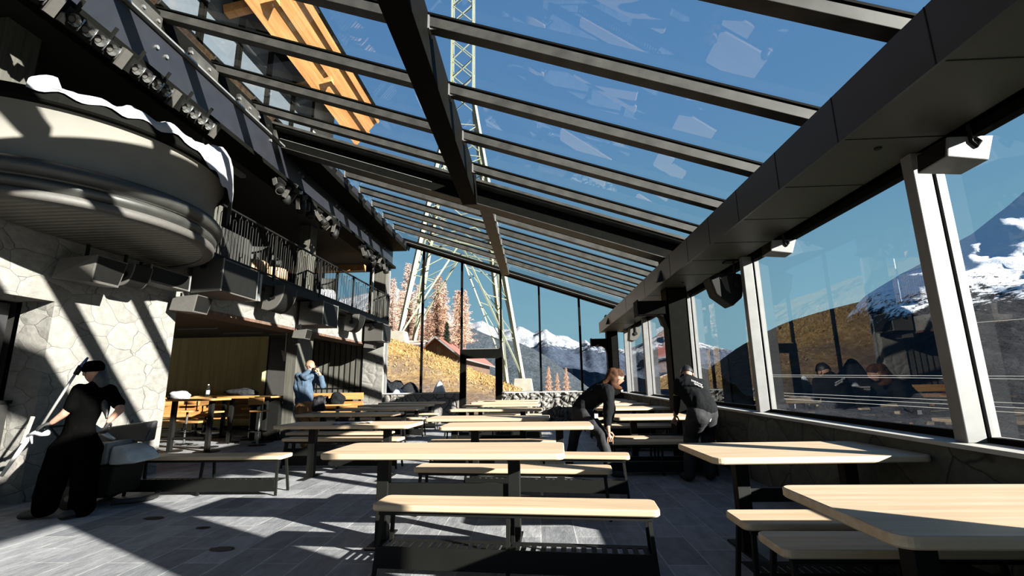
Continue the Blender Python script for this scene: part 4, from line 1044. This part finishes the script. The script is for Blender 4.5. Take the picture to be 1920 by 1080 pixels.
def skinmesh(name, joints, edges, mat, parent, sub=2, rootj=None, bumpy=0):
    names = list(joints); me = bpy.data.meshes.new(name)
    me.from_pydata([joints[n][:3] for n in names],[(names.index(a),names.index(b)) for a, b in edges],[])
    o = bpy.data.objects.new(name,me); C.objects.link(o)
    s = o.modifiers.new('skin','SKIN'); s.use_smooth_shade = True; s.branch_smoothing = .6
    for i, n in enumerate(names):
        r = joints[n][3]; r = r if isinstance(r, tuple) else (r,r)
        me.skin_vertices[0].data[i].radius = r
        me.skin_vertices[0].data[i].use_root = (n == (rootj or names[0]))
    ss = o.modifiers.new('sub','SUBSURF'); ss.levels = sub; ss.render_levels = sub
    dg = bpy.context.evaluated_depsgraph_get(); dg.update()
    nm = bpy.data.meshes.new_from_object(o.evaluated_get(dg)); bpy.data.objects.remove(o); nm.name = name
    nm.materials.clear(); nm.materials.append(M[mat])
    for p in nm.polygons: p.use_smooth = True
    if bumpy:
        for v in nm.vertices:
            n_ = noise.noise(v.co*22)*bumpy; v.co += v.normal*n_
    o = bpy.data.objects.new(name,nm); C.objects.link(o); o.parent = parent
    if parent: o.location = -parent.location
    return o
def head(parent, c, yaw, pitch, roll, hair, longhair=None, s=1.0):
    """head with face, ears and hair; faces +y before turning"""
    R = Matrix.Rotation(yaw,3,'Z')@Matrix.Rotation(pitch,3,'X')@Matrix.Rotation(roll,3,'Y'); c = Vector(c)
    def place(m): m.v = [tuple(c+R@(Vector(q)*s)-parent.location) for q in m.v]; return m
    m = MB(); nu, nv = 28, 20
    for j in range(nv+1):
        for i in range(nu):
            t, p = 2*pi*i/nu, pi*j/nv; x, y, z = sin(p)*sin(t), sin(p)*cos(t), cos(p)
            q = Vector((x*.074,y*.092,z*.112))
            if z < 0: q.x *= 1-.30*(-z)**1.2; q.y = q.y*(1-.18*(-z)) + .014*(-z)
            if y > .5 and abs(x) < .5:
                q.y += .020*math.exp(-((x/.14)**2))*math.exp(-(((z+.12)/.20)**2))      # nose
                q.y -= .008*math.exp(-(((abs(x)-.33)/.13)**2))*math.exp(-(((z-.06)/.11)**2))  # eye sockets
                q.y += .006*math.exp(-((x/.25)**2))*math.exp(-(((z+.48)/.09)**2))      # lips
                q.y += .010*math.exp(-((x/.3)**2))*math.exp(-(((z+.85)/.15)**2))       # chin
            m.v.append(tuple(q))
    m.f = [(j*nu+i,(j+1)*nu+i,(j+1)*nu+(i+1)%nu,j*nu+(i+1)%nu) for j in range(nv) for i in range(nu)]
    for sg in (-1,1):
        m.lathe([(0,.006),(.022,.008),(.030,0),(.022,-.008),(0,-.006)],(sg*.076,-.006,-.012),10,axis='x')
    place(m).obj('head','skin',parent,True)
    e = MB()
    for sg in (-1,1): e.lathe([(0,.006),(.011,.004),(.013,0)],(sg*.028,.083,.006),8,axis='y')
    place(e).obj('eyes','black_cloth',parent,True)
    hm = MB()
    for j in range(nv+1):
        for i in range(nu):
            t, p = 2*pi*i/nu, pi*.66*j/nv; x, y, z = sin(p)*sin(t), sin(p)*cos(t), cos(p)
            lim = max(0,y)*.55; k_ = 1.10+.05*noise.noise(Vector((x*6,y*6,z*6)))
            zz = max(z,lim-.05)
            hm.v.append((x*.076*k_,y*.092*k_-.006,zz*.112*k_+.002))
    hm.f = [(j*nu+i,(j+1)*nu+i,(j+1)*nu+(i+1)%nu,j*nu+(i+1)%nu) for j in range(nv) for i in range(nu)]
    place(hm).obj('hair',hair,parent,True)
    return R
def hand(parent, w, d, palmn, mat, curl=.5, s=1.0, thumb=1):
    """five fingered hand: wrist w, direction d, palm normal, skin chains rooted inside the palm"""
    w = Vector(w); d = Vector(d).normalized(); n = Vector(palmn); n = (n-d*n.dot(d)).normalized(); x = d.cross(n)*thumb
    J = {'w':(*w,.026*s),'p':(*(w+d*.05*s),(.036*s,.018*s))}; E_ = [('w','p')]
    for k, (off, L) in enumerate(((.030,.072),(.010,.080),(-.010,.074),(-.029,.058))):
        b = w+d*.085*s+x*off*s; a1 = b+(d*cos(curl*.6)+n*sin(curl*.6))*L*.5*s; a2 = a1+(d*cos(curl*1.6)+n*sin(curl*1.6))*L*.5*s
        J['k%d'%k] = (*b,.0095*s); J['m%d'%k] = (*a1,.0085*s); J['t%d'%k] = (*a2,.0065*s)
        E_ += [('p','k%d'%k),('k%d'%k,'m%d'%k),('m%d'%k,'t%d'%k)]
    b = w+d*.03*s+x*.035*s; t1 = b+(d*.6+x*.6+n*.4).normalized()*.035*s; t2 = t1+(d*.8+x*.2+n*.5).normalized()*.03*s
    J['tb'] = (*b,.012*s); J['t1'] = (*t1,.010*s); J['t2'] = (*t2,.007*s); E_ += [('w','tb'),('tb','t1'),('t1','t2')]
    return skinmesh('hand',J,E_,mat,parent,1)
def shoe(parent, heel, toe, mat='rubber'):
    h = Vector(heel); t = Vector(toe)
    return skinmesh('shoe',{'h':(h.x,h.y,.055,.048),'m':(*( (h+t)/2)[:2],.05,.050),'t':(t.x,t.y,.035,(.048,.032))},[('h','m'),('m','t')],mat,parent,1)
def jt(u, v, y, r): p = atY(u,v,y); return (p.x,p.y,p.z,r)

# --- cleaner with the telescopic pole
pe = root('person',(-4.75,5.0,0),0,'person in black seen from behind with long dark hair and cap, carrying a long pole','person')
pl = {'pel':jt(146,822,5.0,(.17,.13)),'bel':jt(150,795,5.0,(.145,.115)),'che':jt(165,752,5.0,(.17,.13)),'nk':jt(178,722,5.02,.065),
      'sl':jt(150,732,4.93,.075),'el':jt(131,764,4.86,.058),'sr':jt(203,733,5.08,.075),'er':jt(222,757,5.06,.058)}
vox('shirt',pl,[('pel','bel'),('bel','che'),('che','nk'),('che','sl'),('sl','el'),('che','sr'),('sr','er')],'black_cloth',pe,bumpy=.010)
vox('body',{'n0':jt(176,735,5.02,.052),'n1':jt(178,712,5.02,.05),'s0':jt(165,752,5.0,.10),'a':jt(134,760,4.87,.046),'b':jt(120,776,4.84,.040),'c':jt(98,792,4.82,.028),
    'l0':jt(150,732,4.93,.05),'r0':jt(203,733,5.08,.05),'d':jt(222,758,5.06,.046),'e':jt(226,768,5.05,.042),'f':jt(204,790,4.98,.028)},
    [('n0','n1'),('s0','n0'),('s0','l0'),('l0','a'),('a','b'),('b','c'),('s0','r0'),('r0','d'),('d','e'),('e','f')],'skin',pe,bumpy=0)
w1 = Vector(jt(97,793,4.82,0)[:3]); hand(pe,w1,Vector((-1,0,-.25)),(0,.2,-1),'rubber',1.0,1.15)
w2 = Vector(jt(203,791,4.98,0)[:3]); hand(pe,w2,Vector((-.3,0,-1)),(-1,.2,0),'rubber',1.1,1.15)
vox('trousers',{'p':jt(146,826,5.0,(.19,.15)),'lh':jt(120,845,4.97,.135),'lk':jt(100,895,4.95,.125),'la':jt(84,950,4.9,.105),
    'rh':jt(163,845,5.03,.135),'rk':jt(158,900,5.03,.12),'ra':jt(155,948,5.0,.115)},
    [('p','lh'),('lh','lk'),('lk','la'),('p','rh'),('rh','rk'),('rk','ra')],'black_cloth',pe,bumpy=.012)
a = atY(80,960,4.9); shoe(pe,(a.x,4.9,0),(a.x-.20,4.84,0)); a = atY(155,960,5.0); shoe(pe,(a.x,4.98,0),(a.x-.06,4.80,0))
hc = Vector(jt(174,698,5.0,0)[:3]); head(pe,hc,1.05,-.1,0,'hair_black',s=1.0)
vox('long_hair',{'a':jt(180,690,5.03,(.085,.09)),'b':jt(186,712,5.05,(.095,.08)),'c':jt(190,738,5.06,(.09,.07)),'d':jt(197,762,5.03,(.05,.04)),'e':jt(200,784,5.0,.015)},[('a','b'),('b','c'),('c','d'),('d','e')],'hair_black',pe,bumpy=.012)
m = MB().lathe([(0,.085),(.05,.08),(.085,.055),(.098,.02),(.098,-.03)],seg=24); Rc = Matrix.Rotation(.15,3,'X')
m.v = [tuple(hc+Vector((.01,-.01,.045))+Rc@Vector(q)-pe.location) for q in m.v]; m.obj('cap','black_cloth',pe,True)
tp = root('telescopic_pole',tuple(atY(88,795,4.8)),0,'long silver telescopic cleaning pole with a blue tip held across the shoulder','cleaning pole')
def relp(u,v,y): return atY(u,v,y)-tp.location
MB().tube([relp(146,694,4.9),relp(76,802,4.8)],.013,10).obj('upper_tube','alu',tp,True)
MB().tube([relp(152,686,4.91),relp(142,702,4.9)],.026,10).obj('grip_collar','black',tp,True)
MB().tube([relp(165,670,4.93),relp(152,688,4.91)],[.010,.024],10).obj('blue_tip','blue_tool',tp,True)
o = root('squeegee_pole',tuple(atY(50,825,4.75)),0,'pale squeegee pole with white rag pointing down toward the doorway','cleaning pole')
def relq(u,v,y): return atY(u,v,y)-o.location
MB().tube([relq(56,818,4.78),relq(2,893,4.7)],[.022,.016],10).obj('pole','white_plastic',o,True)
MB().bar(relq(62,781,4.80),relq(42,832,4.74),.02,.03).obj('squeegee_bar','alu',o)
rg = MB().tube([relq(52,818,4.77),relq(66,811,4.77),relq(78,815,4.77),relq(90,811,4.77)],[.02,.022,.02,.03],8).tube([relq(58,818,4.77),relq(60,832,4.77)],[.015,.006],8)
rg.obj('rag','cloth_white',o,True)
# --- floor cleaning machine
fm = root('floor_cleaning_machine',(-5.12,5.5,0),.1,'grey and black walk behind floor cleaning machine next to the cleaner','floor cleaner')
MB().hexa([(-.55,-.22,.10),(.28,-.22,.10),(.28,.28,.10),(-.55,.28,.10),(-.50,-.22,.42),(.32,-.22,.45),(.32,.28,.45),(-.50,.28,.42)]).obj('chassis','black',fm,bevel=.03)
MB().hexa([(-.10,-.24,.42),(.22,-.24,.46),(.22,.28,.46),(-.10,.28,.42),(-.06,-.22,.68),(.20,-.22,.70),(.20,.26,.70),(-.06,.26,.68)]).obj('grey_tank','grey_plastic',fm,bevel=.03)
MB().hexa([(.22,-.22,.44),(.52,-.20,.46),(.52,.26,.46),(.22,.26,.44),(.22,-.2,.66),(.42,-.18,.60),(.42,.24,.60),(.22,.24,.66)]).obj('white_tank','white_plastic',fm,bevel=.04)
MB().hexa([(-.35,.12,.66),(.35,.16,.66),(.35,.34,.66),(-.35,.34,.66),(-.30,.24,.82),(.36,.28,.90),(.36,.34,.90),(-.30,.34,.82)]).obj('recovery_lid','fascia',fm,bevel=.02)
for s in (-.27,.31):
    MB().lathe([(0,-.03),(.11,-.03),(.125,-.015),(.125,.015),(.11,.03),(0,.03)],(-.08,s,.125),24,axis='y').obj('wheel','rubber',fm,True)
    MB().lathe([(0,-.035),(.03,-.035),(.03,.035),(0,.035)],(-.08,s,.125),12,axis='y').obj('hub','mullion',fm)
MB().tube([(.1,.0,.70),(-.12,-.05,.84),(-.25,-.05,.95)],[.03,.05,.03],12).obj('hose','alu',fm,True)
MB().tube([(-.3,-.2,.7),(-.48,-.2,.88),(-.48,.2,.88),(-.3,.2,.7)],.014,8).obj('handlebar','black',fm,True)
MB().tube([(.35,-.25,.06),(.55,-.1,.05),(.6,.1,.05),(.5,.28,.06)],.03,8).obj('squeegee','rubber',fm,True)
# --- man on the phone
pm = root('person',(-4.85,9.9,0),0,'man in slate blue hooded sweater and tan trousers holding a phone to his ear','person')
Y0 = 10.2
vox('hoodie',{'che':jt(574,713,Y0,(.21,.15)),'bel':jt(572,735,Y0,(.185,.14)),'hem':jt(570,751,Y0,(.20,.15)),'nk':jt(579,698,Y0,.085),'sl':jt(560,706,Y0,.085),'el':jt(557,726,Y0-.05,.07),'wl':jt(559,744,Y0-.1,.055),
   'sr':jt(592,706,Y0,.085),'er':jt(605,722,Y0-.05,.072),'wr':jt(602,708,Y0-.15,.050)},[('hem','bel'),('bel','che'),('che','nk'),('che','sl'),('sl','el'),('el','wl'),('che','sr'),('sr','er'),('er','wr')],'hoodie',pm,bumpy=.022)
vox('hood',{'a':jt(567,705,Y0-.10,.05),'b':jt(574,709,Y0-.14,.06),'c':jt(585,704,Y0-.10,.05)},[('a','b'),('b','c')],'hoodie',pm,bumpy=.02)
vox('body',{'s':jt(576,716,Y0,.1),'n0':jt(580,698,Y0,.06),'n1':jt(582,690,Y0,.055),'r0':jt(592,706,Y0,.06),'e':jt(604,720,Y0-.05,.05),'f':jt(601,706,Y0-.15,.040),'g':jt(598,699,Y0-.13,.03)},[('s','n0'),('n0','n1'),('s','r0'),('r0','e'),('e','f'),('f','g')],'skin',pm,bumpy=0)
hand(pm,jt(598,700,Y0-.13,0)[:3],Vector((-.35,0,1)),(-1,.4,0),'skin',.5,1.0)
head(pm,Vector(jt(582,686,Y0,0)[:3]),-.9,.05,0,'hair_fair')
ph = MB().obox(Vector(jt(592,692,Y0-.06,0)[:3])-pm.location,(.012,.07,.14),Matrix.Rotation(.3,3,'Y')).obj('phone','black',None)
ph.location = pm.location; tag(ph,'black phone held at the ear of the man in the blue sweater','phone')
vox('trousers',{'p':jt(571,757,Y0,(.19,.15)),'lh':jt(563,768,Y0,.12),'lk':(-5.0,Y0-.05,.48,.095),'la':(-5.02,Y0,.08,.075),'rh':jt(580,768,Y0,.12),'rk':(-4.72,Y0+.0,.48,.095),'ra':(-4.70,Y0+.05,.08,.075)},
   [('p','lh'),('lh','lk'),('lk','la'),('p','rh'),('rh','rk'),('rk','ra')],'brown_trousers',pm,bumpy=.01)
shoe(pm,(-5.02,10.15,0),(-5.05,10.4,0)); shoe(pm,(-4.70,10.2,0),(-4.66,10.45,0))
hb = bundle('shoulder_bag',(-4.55,9.75,.78),(.13,.1,.2),'bag_dark','dark bag with pale base beside the man in the blue sweater, on the bench end','bag',41)
# --- woman bending over
pw = root('person',(.75,6.75,0),0,'woman in loose black shirt with light tipped hair bending forward, hand on a bench','person')
Y0 = 7.08
vox('shirt',{'hip':jt(1090,768,Y0+.1,(.14,.17)),'bel':jt(1103,752,Y0+.08,(.14,.165)),'che':jt(1126,735,Y0+.02,(.145,.18)),'nk':jt(1142,719,Y0,.075),
   'sr':jt(1141,733,Y0-.16,.085),'er':jt(1141,770,Y0-.2,.072),'wr':jt(1140,796,Y0-.20,.05),'sl':jt(1140,735,Y0+.18,.085),'el':jt(1146,765,Y0+.24,.065),'wl':jt(1142,790,Y0+.2,.05)},
   [('hip','bel'),('bel','che'),('che','nk'),('che','sr'),('sr','er'),('er','wr'),('che','sl'),('sl','el'),('el','wl')],'black_jacket',pw,bumpy=.022)
vox('body',{'s':jt(1128,735,Y0,.1),'n0':jt(1140,722,Y0,.055),'n1':jt(1149,714,Y0,.05),'r0':jt(1141,733,Y0-.16,.05),'e':jt(1141,770,Y0-.2,.04),'f':jt(1140,800,Y0-.22,.034),'g':jt(1141,810,Y0-.23,.030)},[('s','n0'),('n0','n1'),('s','r0'),('r0','e'),('e','f'),('f','g')],'skin',pw,bumpy=0)
gw = Vector(jt(1141,808,Y0-.235,0)[:3]); hand(pw,gw,Vector((.1,.0,-1)),(0,1,.1),'skin',.2,1.2)
head(pw,Vector(jt(1158,707,Y0,0)[:3]),-1.35,-.45,0,'hair_brown',s=1.02)
vox('long_hair',{'a':jt(1150,703,Y0,(.10,.10)),'b':jt(1142,712,Y0-.02,(.07,.09)),'c':jt(1132,718,Y0-.06,.04),'d':jt(1150,722,Y0-.1,.05),'e':jt(1163,728,Y0-.08,.03)},[('a','b'),('b','c'),('a','d'),('d','e')],'hair_brown',pw,bumpy=.02)
vox('trousers',{'p':jt(1089,772,Y0+.1,(.145,.175)),'rh':jt(1097,778,Y0+.0,.125),'rk':jt(1128,815,Y0-.15,.085),'ra':(.98,Y0-.2,.09,.065),'lh':jt(1088,780,Y0+.2,.12),'lk':(.55,Y0+.42,.50,.08),'la':(.45,Y0+.35,.09,.06)},
   [('p','rh'),('rh','rk'),('rk','ra'),('p','lh'),('lh','lk'),('lk','la')],'dark_denim',pw,bumpy=.010)
shoe(pw,(.98,Y0-.22,0),(1.2,Y0-.22,0)); shoe(pw,(.45,Y0+.35,0),(.66,Y0+.4,0))
MB().obox(Vector(jt(1118,780,Y0-.2,0)[:3])-pw.location,(.05,.01,.06)).obj('belt_tag','white_print',pw)
# --- man crouching forward at the windows
pc = root('person',(2.05,6.45,0),0,'man in black shirt with white back print and dark jeans leaning forward','person')
Y0 = 6.45
vox('shirt',{'che':jt(1294,728,Y0+.15,(.20,.15)),'bel':jt(1308,748,Y0+.03,(.19,.15)),'hem':jt(1317,764,Y0-.02,(.18,.15)),'nk':jt(1287,712,Y0+.24,.085),'sl':jt(1275,718,Y0+.2,.085),'ul':jt(1271,736,Y0+.2,.062),
   'sr':jt(1312,722,Y0+.2,.085),'ur':jt(1324,745,Y0+.22,.065)},[('hem','bel'),('bel','che'),('che','nk'),('che','sl'),('sl','ul'),('che','sr'),('sr','ur')],'black_jacket',pc,bumpy=.016)
vox('body',{'s':jt(1294,728,Y0+.15,.1),'n0':jt(1288,712,Y0+.24,.06),'n1':jt(1286,704,Y0+.3,.055),'l0':jt(1273,722,Y0+.2,.055),'a':jt(1269,742,Y0+.2,.045),'b':jt(1268,762,Y0+.28,.035),'c':jt(1266,779,Y0+.34,.028)},[('s','n0'),('n0','n1'),('s','l0'),('l0','a'),('a','b'),('b','c')],'skin',pc,bumpy=0)
vox('sleeve',{'a':jt(1269,746,Y0+.2,.053),'b':jt(1268,762,Y0+.28,.044),'c':jt(1267,774,Y0+.33,.036)},[('a','b'),('b','c')],'black_jacket',pc,bumpy=.008)
hand(pc,jt(1266,778,Y0+.34,0)[:3],Vector((-.15,.3,-1)),(.2,1,.2),'skin',.5,1.1)
head(pc,Vector(jt(1288,701,Y0+.3,0)[:3]),-.25,-.5,0,'hair_black',s=1.02)
vox('jeans',{'p':jt(1316,768,Y0,(.19,.16)),'lh':jt(1309,779,Y0-.03,.15),'lk':jt(1296,815,Y0+.2,.10),'la':(1.95,Y0+.1,.09,.075),'rh':jt(1326,778,Y0+.08,.135),'rk':jt(1326,812,Y0+.3,.10),'ra':(2.25,Y0+.2,.09,.075)},
   [('p','lh'),('lh','lk'),('lk','la'),('p','rh'),('rh','rk'),('rk','ra')],'dark_denim',pc,bumpy=.012)
shoe(pc,(1.95,Y0+.1,0),(1.92,Y0+.36,0)); shoe(pc,(2.25,Y0+.2,0),(2.27,Y0+.46,0))
vox('hanging_cloth',{'a':jt(1331,762,Y0-.1,.02),'b':jt(1333,778,Y0-.1,.022),'c':jt(1330,790,Y0-.1,.02)},[('a','b'),('b','c')],'cloth_white',pc,bumpy=.01)
# white two line print as small strokes hugging the upper back
m = MB(); r5 = random.Random(5)
for ln in range(2):
    for k_ in range(11):
        u = 1297+1.9*k_+ln*1.5; v = 713+k_*.85+ln*4.6
        if ln and k_ < 2: continue
        p = atY(u,v,Y0-.045-.0*k_); h_ = .013 if k_ % 3 else .018
        m.obox(p-pc.location,(.006,.004,h_*1.4),Matrix.Rotation(r5.uniform(-.6,.6),3,'Y'))
        if k_ % 2: m.obox(p+Vector((.004,0,r5.uniform(-.006,.006)))-pc.location,(.013,.004,.005),Matrix.Rotation(r5.uniform(-.5,.2),3,'Y'))
m.obj('back_print','white_print',pc)
# ------------------------------------------------------------------ bits on floor and counter
bundle('wrapped_parcel',(-6.44,4.85,1.18),(.12,.30,.10),'bag_grey','object wrapped in clear plastic film on the black service counter','parcel',51)
for i, (u, v, s) in enumerate(((289,972,.09),(417,1030,.09),(380,990,.06))):
    p = atZ(u,v,0); m = MB(); n = 9
    m.v = [(p.x+s*(1+.4*noise.noise(Vector((k_*1.7,i,0))))*cos(2*pi*k_/n)*1.2,p.y+s*.7*(1+.4*noise.noise(Vector((k_,i,3))))*sin(2*pi*k_/n),.004) for k_ in range(n)]+[(p.x,p.y,.012)]
    m.f = [(k_,(k_+1)%n,n) for k_ in range(n)]
    o = m.obj('fallen_leaf',('black','meadow','black')[i]); tag(o,('dry dark leaf on the shaded slate closest to the lone bench','dry greenish leaf on the shaded slate, the closest to the camera','small dark leaf on the shaded slate between the other two')[i],'leaf','fallen leaves on the slate')
